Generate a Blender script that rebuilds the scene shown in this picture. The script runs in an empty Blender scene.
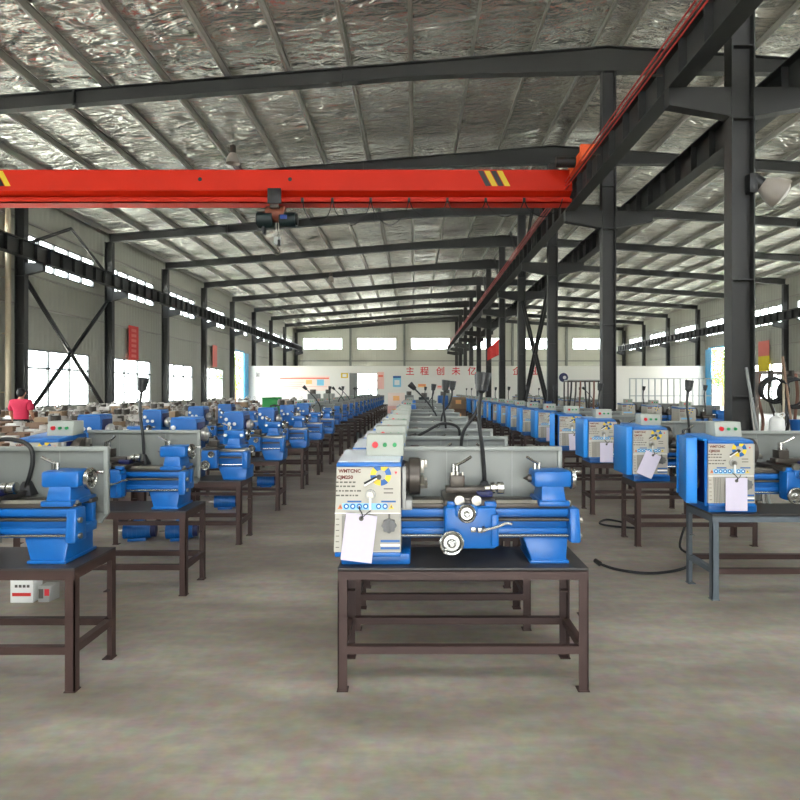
import bpy, bmesh, math, random
from mathutils import Vector, Matrix
R = math.radians
PI = math.pi
random.seed(11)
scn = bpy.context.scene
COL = scn.collection

# ------------------------------------------------------------------ materials
def lin(c):
    return tuple(((v/255)/12.92 if v/255 <= .04045 else ((v/255+.055)/1.055)**2.4) for v in c)
MATS = {}
def mat(name, rgb, rough=.5, metal=0., spec=.5, noise=0., nscale=8., bump=0., bscale=30., coat=0.):
    m = bpy.data.materials.new(name); m.use_nodes = True
    nt = m.node_tree; b = nt.nodes['Principled BSDF']
    c = lin(rgb)
    b.inputs['Base Color'].default_value = (*c, 1)
    b.inputs['Roughness'].default_value = rough
    b.inputs['Metallic'].default_value = metal
    b.inputs['Specular IOR Level'].default_value = spec
    if coat: b.inputs['Coat Weight'].default_value = coat; b.inputs['Coat Roughness'].default_value = .15
    tc = nt.nodes.new('ShaderNodeTexCoord')
    if noise:
        n = nt.nodes.new('ShaderNodeTexNoise'); n.inputs['Scale'].default_value = nscale; n.inputs['Detail'].default_value = 5
        nt.links.new(tc.outputs['Object'], n.inputs['Vector'])
        mx = nt.nodes.new('ShaderNodeMix'); mx.data_type = 'RGBA'
        mx.inputs['A'].default_value = (*[max(0, v*(1-noise)) for v in c], 1)
        mx.inputs['B'].default_value = (*[min(1, v*(1+noise)) for v in c], 1)
        nt.links.new(n.outputs['Fac'], mx.inputs['Factor']); nt.links.new(mx.outputs['Result'], b.inputs['Base Color'])
    if bump:
        n = nt.nodes.new('ShaderNodeTexNoise'); n.inputs['Scale'].default_value = bscale; n.inputs['Detail'].default_value = 4
        nt.links.new(tc.outputs['Object'], n.inputs['Vector'])
        bp = nt.nodes.new('ShaderNodeBump'); bp.inputs['Strength'].default_value = bump; bp.inputs['Distance'].default_value = .02
        nt.links.new(n.outputs['Fac'], bp.inputs['Height']); nt.links.new(bp.outputs['Normal'], b.inputs['Normal'])
    MATS[name] = m
    return m
mat('blue_paint', (3, 88, 160), .38, noise=.10, nscale=5)
mat('blue_lit', (26, 128, 210), .42)  # brightness of the lit end covers put into a lighter blue
mat('navy_and_shaded_blue', (6, 16, 70), .5)  # shaded tone of the blue paint as a colour; also plain navy parts
mat('lid_sky_sheen', (198, 204, 210), .3)  # sky reflection on the lid put into its base colour
mat('lid_blue', (36, 118, 200), .3)
mat('panel', (176, 171, 158), .5, noise=.05, nscale=12)
mat('panel_low', (152, 148, 138), .5)
mat('box_grey', (158, 162, 152), .5)
mat('splash', (116, 119, 115), .42, noise=.06, nscale=3)
mat('splash_rim', (134, 138, 133), .4)
mat('steel', (150, 146, 138), .32, metal=.9, noise=.15, nscale=20)
mat('dark_steel', (74, 68, 62), .4, metal=.5, noise=.2, nscale=15)
mat('chrome', (176, 176, 172), .24, metal=1.)
mat('knob_white', (236, 236, 232), .25)
mat('black', (16, 17, 18), .45)
mat('rubber', (22, 22, 24), .6)
mat('grey_knob', (98, 98, 98), .5)
mat('red_button', (200, 30, 40), .35)
mat('green_button', (20, 130, 70), .35)
mat('text_brown', (92, 22, 12), .6)
mat('text_dark', (88, 84, 78), .6)
mat('d_blue', (16, 84, 150), .5)
mat('d_lblue', (130, 190, 226), .5)
mat('d_yellow', (222, 190, 40), .5)
mat('d_orange', (214, 110, 50), .5)
mat('d_white', (236, 236, 232), .5)
mat('d_grey', (160, 160, 156), .5)
mat('paper', (204, 196, 212), .7, noise=.04, nscale=30)
mat('bench_brown', (56, 37, 32), .55, noise=.25, nscale=6)
mat('bench_grey', (84, 92, 98), .5, noise=.15, nscale=6)
mat('bench_top', (52, 49, 48), .5, noise=.3, nscale=5)
mat('col_grey', (36, 36, 35), .55, noise=.12, nscale=2)
mat('beam_grey', (40, 41, 41), .55, noise=.1, nscale=1.5)
mat('purlin', (150, 147, 140), .45, metal=.3)
mat('beige_pipe', (172, 160, 136), .5)
mat('crane_red', (196, 36, 10), .5, spec=.25, noise=.10, nscale=1.2)
mat('crane_orange', (226, 84, 20), .42)
mat('cond_red', (190, 52, 44), .5)
mat('hoist_green', (16, 34, 36), .45)
mat('hoist_rust', (112, 56, 36), .6)
mat('hoist_blue', (30, 62, 140), .4)
mat('win_frame', (96, 100, 102), .4)
mat('partition', (236, 234, 226), .6)
mat('banner_red', (206, 52, 48), .7)
mat('banner_pink', (222, 120, 112), .7)
mat('banner_yellow', (226, 204, 30), .7)
mat('char_red', (214, 48, 60), .6)
mat('poster_red', (236, 120, 96), .6)
mat('poster_orange', (250, 190, 120), .6)
mat('poster_cyan', (130, 200, 226), .6)
mat('poster_pale', (246, 226, 214), .6)
mat('poster_pink', (244, 196, 184), .6)
mat('door_cyan', (70, 160, 210), .45)
mat('lamp_bowl', (150, 142, 134), .35)
mat('cast', (112, 102, 94), .6, noise=.3, nscale=9)
mat('cast_pale', (178, 172, 164), .55, noise=.25, nscale=9)
mat('cast_rust', (120, 82, 66), .7, noise=.3, nscale=9)
mat('machined', (200, 196, 190), .3, metal=.7)
mat('carton', (150, 126, 100), .8, noise=.1, nscale=10)
mat('wood', (132, 104, 84), .7, noise=.2, nscale=8)
mat('green_cab', (24, 140, 60), .5)
mat('shirt', (212, 48, 84), .8, noise=.08, nscale=20)
mat('skin', (196, 146, 118), .6)
mat('hair', (22, 20, 20), .6)
mat('trousers', (28, 28, 32), .8)
mat('shoe', (40, 40, 44), .6)
mat('grid_grey', (176, 180, 178), .5)
mat('leaf', (112, 160, 50), .7, noise=.4, nscale=3)
mat('leaf2', (86, 132, 44), .7, noise=.4, nscale=3)
mat('bark', (90, 74, 58), .9)
mat('jug', (226, 226, 222), .4)
mat('outside', (205, 202, 190), .9, noise=.2, nscale=.3)

def glass_mat():
    m = bpy.data.materials.new('window_glass'); m.use_nodes = True
    nt = m.node_tree; nt.nodes.clear()
    o = nt.nodes.new('ShaderNodeOutputMaterial'); mx = nt.nodes.new('ShaderNodeMixShader')
    t = nt.nodes.new('ShaderNodeBsdfTransparent'); g = nt.nodes.new('ShaderNodeBsdfGlossy')
    mx.inputs[0].default_value = .07
    t.inputs['Color'].default_value = (.94, .96, .95, 1); g.inputs['Roughness'].default_value = .05
    nt.links.new(t.outputs[0], mx.inputs[1]); nt.links.new(g.outputs[0], mx.inputs[2])
    nt.links.new(mx.outputs[0], o.inputs[0]); MATS['glass'] = m
glass_mat()

def corrugated(name, rgb, direction, period, strength, rough=.5):
    m = mat(name, rgb, rough); nt = m.node_tree; b = nt.nodes['Principled BSDF']
    tc = [n for n in nt.nodes if n.type == 'TEX_COORD'][0]
    w = nt.nodes.new('ShaderNodeTexWave'); w.bands_direction = direction; w.inputs['Scale'].default_value = 2*PI/(20*period)
    nt.links.new(tc.outputs['Object'], w.inputs['Vector'])
    bp = nt.nodes.new('ShaderNodeBump'); bp.inputs['Strength'].default_value = strength; bp.inputs['Distance'].default_value = .03
    nt.links.new(w.outputs['Fac'], bp.inputs['Height']); nt.links.new(bp.outputs['Normal'], b.inputs['Normal'])
    n = nt.nodes.new('ShaderNodeTexNoise'); n.inputs['Scale'].default_value = .5; n.inputs['Detail'].default_value = 4
    nt.links.new(tc.outputs['Object'], n.inputs['Vector'])
    mx = nt.nodes.new('ShaderNodeMix'); mx.data_type = 'RGBA'; c = lin(rgb)
    mx.inputs['A'].default_value = (*[v*.88 for v in c], 1); mx.inputs['B'].default_value = (*[min(1, v*1.1) for v in c], 1)
    nt.links.new(n.outputs['Fac'], mx.inputs['Factor']); nt.links.new(mx.outputs['Result'], b.inputs['Base Color'])
corrugated('wall_side', (164, 164, 152), 'Y', .3, .55)
corrugated('wall_end', (188, 188, 178), 'X', .3, .3)

def foil_mat():
    m = mat('foil', (236, 236, 230), .24, metal=.85); nt = m.node_tree; b = nt.nodes['Principled BSDF']
    tc = [n for n in nt.nodes if n.type == 'TEX_COORD'][0]
    mp = nt.nodes.new('ShaderNodeMapping'); mp.inputs['Scale'].default_value = (1.0, 2.2, 1.0); mp.inputs['Rotation'].default_value = (0, 0, R(32))
    nt.links.new(tc.outputs['Object'], mp.inputs['Vector'])
    n = nt.nodes.new('ShaderNodeTexNoise'); n.inputs['Scale'].default_value = 1.3; n.inputs['Detail'].default_value = 3; n.inputs['Roughness'].default_value = .55; n.inputs['Distortion'].default_value = .6
    nt.links.new(mp.outputs['Vector'], n.inputs['Vector'])
    v = nt.nodes.new('ShaderNodeTexVoronoi'); v.inputs['Scale'].default_value = 2.6
    nt.links.new(mp.outputs['Vector'], v.inputs['Vector'])
    w = nt.nodes.new('ShaderNodeTexWave'); w.bands_direction = 'Y'; w.inputs['Scale'].default_value = 2*PI/(20*1.2); w.inputs['Distortion'].default_value = 2.5; w.inputs['Detail Scale'].default_value = .6
    nt.links.new(tc.outputs['Object'], w.inputs['Vector'])
    def mad(x, k, y=None):
        q = nt.nodes.new('ShaderNodeMath'); q.operation = 'MULTIPLY_ADD'; q.inputs[1].default_value = k; nt.links.new(x, q.inputs[0])
        if y is not None: nt.links.new(y, q.inputs[2])
        else: q.inputs[2].default_value = 0
        return q.outputs[0]
    h = mad(v.outputs['Distance'], .055, mad(n.outputs['Fac'], .34, mad(w.outputs['Fac'], .05)))
    bp = nt.nodes.new('ShaderNodeBump'); bp.inputs['Strength'].default_value = 1.0; bp.inputs['Distance'].default_value = 1.0
    nt.links.new(h, bp.inputs['Height']); nt.links.new(bp.outputs['Normal'], b.inputs['Normal'])
foil_mat()

def floor_mat():
    m = mat('concrete', (128, 118, 106), .5); nt = m.node_tree; b = nt.nodes['Principled BSDF']
    tc = [n for n in nt.nodes if n.type == 'TEX_COORD'][0]
    n1 = nt.nodes.new('ShaderNodeTexNoise'); n1.inputs['Scale'].default_value = .9; n1.inputs['Detail'].default_value = 9; n1.inputs['Roughness'].default_value = .65
    n2 = nt.nodes.new('ShaderNodeTexNoise'); n2.inputs['Scale'].default_value = 14; n2.inputs['Detail'].default_value = 6
    mp = nt.nodes.new('ShaderNodeMapping'); mp.inputs['Scale'].default_value = (.5, 1.6, 1)
    nt.links.new(tc.outputs['Object'], mp.inputs['Vector'])
    nt.links.new(mp.outputs['Vector'], n1.inputs['Vector']); nt.links.new(tc.outputs['Object'], n2.inputs['Vector'])
    rp = nt.nodes.new('ShaderNodeValToRGB'); e = rp.color_ramp.elements
    e[0].position = .3; e[0].color = (*lin((108, 100, 90)), 1); e[1].position = .68; e[1].color = (*lin((172, 164, 152)), 1)
    k = rp.color_ramp.elements.new(.48); k.color = (*lin((138, 129, 118)), 1)
    nt.links.new(n1.outputs['Fac'], rp.inputs['Fac'])
    mx = nt.nodes.new('ShaderNodeMix'); mx.data_type = 'RGBA'; mx.blend_type = 'OVERLAY'; mx.inputs['Factor'].default_value = .35
    nt.links.new(rp.outputs['Color'], mx.inputs['A']); nt.links.new(n2.outputs['Color'], mx.inputs['B'])
    nt.links.new(mx.outputs['Result'], b.inputs['Base Color'])
    mr = nt.nodes.new('ShaderNodeMapRange'); mr.inputs['To Min'].default_value = .3; mr.inputs['To Max'].default_value = .6
    nt.links.new(n1.outputs['Fac'], mr.inputs['Value']); nt.links.new(mr.outputs['Result'], b.inputs['Roughness'])
floor_mat()

# ------------------------------------------------------------------ mesh builder
class MB:
    def __init__(s):
        s.bm = bmesh.new(); s.mats = []
    def mi(s, m):
        if m not in s.mats: s.mats.append(m)
        return s.mats.index(m)
    def _paint(s, faces, m, smooth=True):
        i = s.mi(m)
        for f in faces: f.material_index = i; f.smooth = smooth
    def _merge(s, tmp, m, smooth=True):
        i = s.mi(m); vm = {}
        for v in tmp.verts: vm[v] = s.bm.verts.new(v.co)
        for f in tmp.faces:
            try: nf = s.bm.faces.new([vm[v] for v in f.verts])
            except ValueError: continue
            nf.material_index = i; nf.smooth = smooth
        tmp.free()
    def box(s, x0, x1, y0, y1, z0, z1, m, bev=0., seg=2, M=None):
        t = bmesh.new(); bmesh.ops.create_cube(t, size=1)
        for v in t.verts:
            v.co = Vector(((x0+x1)/2+v.co.x*(x1-x0), (y0+y1)/2+v.co.y*(y1-y0), (z0+z1)/2+v.co.z*(z1-z0)))
        if bev: bmesh.ops.bevel(t, geom=list(t.edges), offset=bev, segments=seg, affect='EDGES', profile=.5)
        if M is not None: t.transform(M)
        s._merge(t, m); return s
    def hexa(s, p, m, bev=0.):
        t = bmesh.new(); v = [t.verts.new(q) for q in p]       # 0-3 bottom ccw, 4-7 top ccw
        for f in ((3, 2, 1, 0), (4, 5, 6, 7), (0, 1, 5, 4), (1, 2, 6, 5), (2, 3, 7, 6), (3, 0, 4, 7)): t.faces.new([v[i] for i in f])
        if bev: bmesh.ops.bevel(t, geom=list(t.edges), offset=bev, segments=2, affect='EDGES', profile=.5)
        s._merge(t, m); return s
    def prism(s, poly, axis, a0, a1, m, bev=0.):
        t = bmesh.new()
        def P(u, v, a): return {'x': (a, u, v), 'y': (u, a, v), 'z': (u, v, a)}[axis]
        A = [t.verts.new(P(u, v, a0)) for u, v in poly]; B = [t.verts.new(P(u, v, a1)) for u, v in poly]
        n = len(poly); t.faces.new(A); t.faces.new(B[::-1])
        for i in range(n): t.faces.new((A[i], B[i], B[(i+1) % n], A[(i+1) % n]))
        bmesh.ops.recalc_face_normals(t, faces=list(t.faces))
        if bev: bmesh.ops.bevel(t, geom=list(t.edges), offset=bev, segments=2, affect='EDGES', profile=.5)
        s._merge(t, m); return s
    def lathe(s, o, d, prof, m, seg=20):                     # prof: (distance along d, radius)
        d = Vector(d).normalized(); o = Vector(o); q = d.to_track_quat('Z', 'Y'); t = bmesh.new(); rings = []
        for a, r in prof:
            if r <= 1e-6: rings.append([t.verts.new(o+d*a)])
            else: rings.append([t.verts.new(o+q @ Vector((r*math.cos(2*PI*i/seg), r*math.sin(2*PI*i/seg), a))) for i in range(seg)])
        for A, B in zip(rings, rings[1:]):
            for i in range(seg):
                j = (i+1) % seg
                if len(A) == 1 and len(B) == 1: continue
                if len(A) == 1: t.faces.new((A[0], B[j], B[i]))
                elif len(B) == 1: t.faces.new((A[i], A[j], B[0]))
                else: t.faces.new((A[i], A[j], B[j], B[i]))
        if len(rings[0]) > 1: t.faces.new(rings[0][::-1])
        if len(rings[-1]) > 1: t.faces.new(rings[-1])
        bmesh.ops.recalc_face_normals(t, faces=list(t.faces))
        s._merge(t, m); return s
    def cyl(s, p0, p1, r, m, seg=16, r1=None):
        p0 = Vector(p0); p1 = Vector(p1); L = (p1-p0).length
        return s.lathe(p0, p1-p0, [(0, r), (L, r if r1 is None else r1)], m, seg)
    def tube(s, pts, r, m, seg=8, sub=0):
        P = [Vector(p) for p in pts]
        if sub: P = smooth_path(P, sub)
        t = bmesh.new(); rings = []; up = Vector((0.13, .31, .94))
        for i, p in enumerate(P):
            d = (P[min(i+1, len(P)-1)]-P[max(i-1, 0)]).normalized()
            a = d.cross(up)
            if a.length < .05: a = d.cross(Vector((1, 0, 0)))
            a.normalize(); up = a.cross(d)
            rr = r[i] if isinstance(r, (list, tuple)) else r
            rings.append([t.verts.new(p+rr*(a*math.cos(2*PI*k/seg)+up*math.sin(2*PI*k/seg))) for k in range(seg)])
        for A, B in zip(rings, rings[1:]):
            for k in range(seg): t.faces.new((A[k], A[(k+1) % seg], B[(k+1) % seg], B[k]))
        t.faces.new(rings[0][::-1]); t.faces.new(rings[-1])
        bmesh.ops.recalc_face_normals(t, faces=list(t.faces))
        s._merge(t, m); return s
    def torus(s, c, axis, Rr, r, m, seg=24, seg2=8):
        q = Vector(axis).normalized().to_track_quat('Z', 'Y'); c = Vector(c); t = bmesh.new(); g = []
        for i in range(seg):
            a = 2*PI*i/seg
            g.append([t.verts.new(c+q @ Vector(((Rr+r*math.cos(2*PI*k/seg2))*math.cos(a), (Rr+r*math.cos(2*PI*k/seg2))*math.sin(a), r*math.sin(2*PI*k/seg2)))) for k in range(seg2)])
        for i in range(seg):
            for k in range(seg2):
                A, B = g[i], g[(i+1) % seg]; t.faces.new((A[k], B[k], B[(k+1) % seg2], A[(k+1) % seg2]))
        bmesh.ops.recalc_face_normals(t, faces=list(t.faces))
        s._merge(t, m); return s
    def ball(s, c, rx, ry, rz, m, u=14, v=10):
        t = bmesh.new(); bmesh.ops.create_uvsphere(t, u_segments=u, v_segments=v, radius=1)
        for q in t.verts: q.co = Vector((c[0]+q.co.x*rx, c[1]+q.co.y*ry, c[2]+q.co.z*rz))
        s._merge(t, m); return s
    def flat(s, pts, m):                                       # a decal polygon
        f = s.bm.faces.new([s.bm.verts.new(p) for p in pts]); f.material_index = s.mi(m); f.smooth = False; return s
    def text(s, body, size, m, fn, align='LEFT', bold=0.):              # fn(u, v) -> point
        cu = bpy.data.curves.new('lettering', 'FONT'); cu.body = body; cu.size = size; cu.align_x = align; cu.resolution_u = 2; cu.offset = bold
        ob = bpy.data.objects.new('lettering', cu); COL.objects.link(ob)
        dg = bpy.context.evaluated_depsgraph_get(); me = bpy.data.meshes.new_from_object(ob.evaluated_get(dg))
        i = s.mi(m); vs = [s.bm.verts.new(fn(v.co.x, v.co.y)) for v in me.vertices]
        for p in me.polygons:
            try:
                f = s.bm.faces.new([vs[k] for k in p.vertices]); f.material_index = i
            except ValueError: pass
        bpy.data.objects.remove(ob); bpy.data.curves.remove(cu); bpy.data.meshes.remove(me); return s
    def mesh(s, name):
        me = bpy.data.meshes.new(name); s.bm.to_mesh(me); s.bm.free()
        for m in s.mats: me.materials.append(MATS[m])
        me.set_sharp_from_angle(angle=R(34)); return me

def smooth_path(P, n):
    out = []
    for i in range(len(P)-1):
        p0 = P[max(i-1, 0)]; p1 = P[i]; p2 = P[i+1]; p3 = P[min(i+2, len(P)-1)]
        for k in range(n):
            t = k/n
            out.append(.5*((2*p1)+(p2-p0)*t+(2*p0-5*p1+4*p2-p3)*t*t+(3*p1-p0-3*p2+p3)*t**3))
    out.append(P[-1]); return out

def link(name, me, parent=None, loc=None, rot=None):
    o = bpy.data.objects.new(name, me); COL.objects.link(o)
    if parent is not None: o.parent = parent
    if loc: o.location = loc
    if rot: o.rotation_euler = rot
    return o
def tag(o, label=None, cat=None, group=None, kind=None):
    if label: o['label'] = label
    if cat: o['category'] = cat
    if group: o['group'] = group
    if kind: o['kind'] = kind
    return o
def put(name, spec, loc, label, cat, group=None, rotz=0.):
    """an Empty with parts; spec = [(part, mesh, [(sub, mesh)...])]"""
    e = bpy.data.objects.new(name, None); COL.objects.link(e); e.location = loc; e.rotation_euler = (0, 0, rotz); e.empty_display_size = .1
    tag(e, label, cat, group)
    for p in spec:
        o = link(p[0], p[1], e)
        if len(p) > 3 and p[3]: o['label'] = p[3]
        for sname, sm in (p[2] if len(p) > 2 and p[2] else []): link(sname, sm, o)
    return e
def solo(name, me, loc, label, cat, group=None, rot=None):
    return tag(link(name, me, None, loc, rot), label, cat, group)
def struct(name, me, label, cat, group=None):
    return tag(link(name, me), label, cat, group, 'structure')
ORD = ['nearest the camera', 'second', 'third', 'fourth', 'fifth', 'sixth', 'seventh', 'eighth', 'ninth', 'tenth', 'eleventh', 'twelfth',
       'thirteenth', 'fourteenth', 'fifteenth', 'sixteenth', 'seventeenth', 'eighteenth', 'nineteenth', 'twentieth', 'twenty-first', 'twenty-second', 'twenty-third', 'twenty-fourth', 'twenty-fifth', 'twenty-sixth']

# ------------------------------------------------------------------ camera
cam = bpy.data.cameras.new('camera'); co = bpy.data.objects.new('camera', cam); COL.objects.link(co)
co.location = (0, 0, 1.6); co.rotation_euler = (PI/2, 0, 0)
cam.sensor_width = 36; cam.lens = 27; cam.shift_x = -15/800; cam.shift_y = -10/800; cam.clip_start = .05; cam.clip_end = 400
scn.camera = co

# ------------------------------------------------------------------ the hall
XL, XR, XM = -14.0, 24.3, 4.76
Y0, YB, YP = -4.0, 69.2, 50.0
ZL, ZRID, ZR = 8.72, 10.25, 8.95                # underside of the roof sheet
def roof_z(x):
    return ZL+(ZRID-ZL)*(x-XL)/(XM-XL) if x < XM else ZRID+(ZR-ZRID)*(x-XM)/(XR-XM)
FR = [8.8+6*k for k in range(-2, 11)]

struct('floor', MB().box(XL, XR, Y0, YB, -.15, 0, 'concrete').mesh('floor'), 'worn grey brown concrete floor of the hall', 'floor')
b = MB(); P = [(XL-.2, roof_z(XL)-.01), (XM, ZRID), (XR+.2, roof_z(XR)), (XR+.2, roof_z(XR)+.12), (XM, ZRID+.12), (XL-.2, roof_z(XL)+.12)]
b.prism(P, 'y', Y0, YB, 'foil')
struct('ceiling', b.mesh('ceiling'), 'silver foil lined roof sheeting over the hall', 'ceiling')
struct('ground', MB().box(-130, 130, -60, 190, -.4, -.16, 'outside').mesh('ground'), 'pale ground outside the hall', 'ground')

def wall_cells(axis, pos, th, a0, a1, z0, z1, holes, m):
    """solid boxes of a wall in the plane axis=pos, leaving the holes (a0,a1,z0,z1) open"""
    b = MB()
    zs = sorted({z0, z1, *[h[2] for h in holes], *[h[3] for h in holes]})
    for za, zb in zip(zs, zs[1:]):
        zm = (za+zb)/2; cut = sorted([(h[0], h[1]) for h in holes if h[2] < zm < h[3]])
        c = a0; spans = []
        for p, q in cut:
            if p > c: spans.append((c, p))
            c = max(c, q)
        if c < a1: spans.append((c, a1))
        for p, q in spans:
            if axis == 'x': b.box(pos, pos+th, p, q, za, zb, m)
            else: b.box(p, q, pos, pos+th, za, zb, m)
    return b
WL = []; WR = []                                   # holes of the side walls
for k, y in enumerate(FR[:-1]):
    if y < 44: 
        WL.append((y+.75, y+5.0, .95, 3.1)); WR.append((y+.75, y+5.0, .95, 3.4))
    elif y > 50: 
        WL.append((y+.75, y+5.0, .95, 3.1)); WR.append((y+.75, y+5.0, .95, 3.4))
    WL.append((y+.6, y+5.4, 6.05, 7.25)); WR.append((y+.6, y+5.4, 6.05, 7.3))
DL = (45.4, 49.0, 0, 4.65); DR = (46.9, 49.5, 0, 5.0)
struct('wall_left', wall_cells('x', XL, -.12, Y0, YB, 0, ZL+.05, WL+[DL], 'wall_side').mesh('wall'), 'grey green ribbed side wall behind the parts benches', 'wall')
struct('wall_right', wall_cells('x', XR, .12, Y0, YB, 0, ZR+.05, WR+[DR], 'wall_side').mesh('wall'), 'grey green ribbed side wall beyond the steel pillars', 'wall')
WB = [(XL+1.1+6.22*i, XL+1.1+6.22*i+4.5, 6.3, 7.6) for i in range(6)] + [(-6.9, -4.3, .9, 3.5), (3.4, 6.0, .9, 3.3), (12.2, 16.6, .9, 3.3)]
bw = wall_cells('y', YB, .12, XL, XR, 0, 8.7, WB, 'wall_end')
bw.prism([(XL, 8.7), (XR, 8.7), (XR, ZR+.03), (XM, ZRID+.03), (XL, ZL+.03)], 'y', YB, YB+.12, 'wall_end')
struct('wall_back', bw.mesh('wall'), 'pale grey end wall with a row of high windows', 'wall')

WF = [(-1.4, 2.4, 0, 2.5)]+[(XL+1.1+6.22*i, XL+1.1+6.22*i+4.5, 6.3, 7.6) for i in range(6)]  # unseen wall and opening, added and sized to limit daylight on lathe fronts
struct('wall_front', wall_cells('y', Y0, -.12, XL, XR, 0, 8.7, WF, 'wall_end').mesh('wall'), 'unseen grey wall behind the camera, its opening sized for daylight', 'wall')
NW = [0]
def window(axis, pos, inward, h, label, mull, rows, fr='win_frame', group=None):
    NW[0] += 1
    a0, a1, z0, z1 = h; b = MB(); w = .05; p0, p1 = pos-.05, pos+.05
    def bx(u0, u1, v0, v1):
        if axis == 'x': b.box(p0, p1, u0, u1, v0, v1, fr)
        else: b.box(u0, u1, p0, p1, v0, v1, fr)
    bx(a0, a1, z0, z0+w); bx(a0, a1, z1-w, z1); bx(a0, a0+w, z0, z1); bx(a1-w, a1, z0, z1)
    for i in range(1, mull): u = a0+(a1-a0)*i/mull; bx(u-.04, u+.04, z0, z1)
    for r in rows: z = z0+(z1-z0)*r; bx(a0, a1, z-.035, z+.035)
    o = struct('window_%d' % NW[0], b.mesh('window_frame'), label, 'window', group)
    g = MB()
    if axis == 'x': g.box(pos-.004, pos+.004, a0+.01, a1-.01, z0+.01, z1-.01, 'glass')
    else: g.box(a0+.01, a1-.01, pos-.004, pos+.004, z0+.01, z1-.01, 'glass')
    link('pane', g.mesh('pane'), o); return o
def bayword(y): return ORD[max(0, FR.index(y))] if y in FR else ''
for side, H, pos, nm in (('l', WL, XL-.06, 'behind the parts benches'), ('r', WR, XR+.06, 'beyond the steel pillars')):
    lo = sorted([h for h in H if h[2] < 2]); hi = sorted([h for h in H if h[2] > 2])
    for i, h in enumerate(lo): window('x', pos, 1, h, 'tall bright window low in the wall %s, bay %s' % (nm, ORD[i]), 3, [.68])
    for i, h in enumerate(hi): window('x', pos, 1, h, 'long high strip window in the wall %s, bay %s' % (nm, ORD[i]), 5, [])
for i, h in enumerate(WB[:6]): window('y', YB+.06, 1, h, 'wide high window in the end wall, %s from the parts benches side' % (ORD[i] if i else 'first'), 3, [])
for i, h in enumerate(WB[6:]): window('y', YB+.06, 1, h, 'low window in the end wall, %s from the parts benches side' % (ORD[i] if i else 'first'), 3, [.7])

# columns, beams, purlins
def hcol(x, y, h, w=.34, d=.22):
    b = MB(); t = .022
    b.box(x-w/2, x-w/2+t, y-d/2, y+d/2, 0, h, 'col_grey'); b.box(x+w/2-t, x+w/2, y-d/2, y+d/2, 0, h, 'col_grey')
    b.box(x-w/2+t, x+w/2-t, y-t/2, y+t/2, 0, h, 'col_grey')
    b.box(x-w/2-.06, x+w/2+.06, y-d/2-.06, y+d/2+.06, 0, .03, 'col_grey')
    for z in (1.5, 3.2, 5.55, 6.6): b.box(x-w/2+t, x+w/2-t, y-d/2+.01, y+d/2-.01, z, z+.015, 'col_grey')
    return b
XCL, XCR = XL+.36, XR-.36
RUN = 6.0                                         # underside of the runway beams
for i, y in enumerate(FR):
    for x, nm, dirs in ((XCL, 'against the wall behind the parts benches', (1,)), (XM, 'in the middle line of the hall', (-1, 1)), (XCR, 'against the wall beyond the middle pillars', (-1,))):
        b = hcol(x, y, roof_z(x)-(.8 if x == XM else .55))
        for s in dirs:                            # corbel under the crane runway
            xe = x+s*(.95 if x == XM else .68)
            pts = [(x+s*.17, RUN), (xe+s*.12, RUN), (xe+s*.12, RUN-.26), (x+s*.17, RUN-.42)]
            b.prism(pts, 'y', y-.09, y+.09, 'col_grey')
        struct('column', b.mesh('column'), 'dark grey steel column %s, %s along' % (nm, ORD[i] if i else 'first'), 'column')
def beam_depth(x):
    return .36+.26*max(0, 1-abs(x-XM)/4.5)
for i, y in enumerate(FR):
    b = MB(); xs = [XCL+(XM-XCL)*k/14 for k in range(15)]+[XM+(XCR-XM)*k/14 for k in range(1, 15)]
    for xa, xb in zip(xs, xs[1:]):
        ta, tb = roof_z(xa)-.205, roof_z(xb)-.205; da, db = beam_depth(xa), beam_depth(xb)
        def seg(o0, o1, dy, top):
            if top: za0, za1, zb0, zb1 = ta-o1, ta-o0, tb-o1, tb-o0
            else: za0, za1, zb0, zb1 = ta-da+o0, ta-da+o1, tb-db+o0, tb-db+o1
            b.hexa([(xa, y-dy, za0), (xb, y-dy, zb0), (xb, y+dy, zb0), (xa, y+dy, za0), (xa, y-dy, za1), (xb, y-dy, zb1), (xb, y+dy, zb1), (xa, y+dy, za1)], 'beam_grey')
        seg(0, .02, .11, True); seg(0, .02, .11, False)
        b.hexa([(xa, y-.008, ta-da), (xb, y-.008, tb-db), (xb, y+.008, tb-db), (xa, y+.008, ta-da), (xa, y-.008, ta), (xb, y-.008, tb), (xb, y+.008, tb), (xa, y+.008, ta)], 'beam_grey')
    for k in (4, 9, 18, 23): x = xs[k]; b.box(x-.02, x+.02, y-.1, y+.1, roof_z(x)-.205-beam_depth(x)-.03, roof_z(x)-.205, 'beam_grey')
    struct('roof_beam', b.mesh('roof_beam'), 'dark grey tapered steel roof beam across the hall, %s along' % (ORD[i] if i else 'first'), 'beam')
npl = 13
for sd in (0, 1):
    for k in range(npl):
        if sd == 0: x = XL+.35+(XM-.35-XL-.35)*k/(npl-1)
        else: x = XM+.35+(XR-.35-XM-.35)*k/(npl-1)
        z = roof_z(x); b = MB()
        b.box(x-.01, x+.01, Y0, YB, z-.19, z-.02, 'purlin'); b.box(x-.05, x+.01, Y0, YB, z-.20, z-.188, 'purlin'); b.box(x-.01, x+.05, Y0, YB, z-.03, z-.015, 'purlin')
        struct('purlin', b.mesh('purlin'), 'thin steel purlin running along the hall under the foil roof', 'purlin', 'purlins under the roof')
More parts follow.
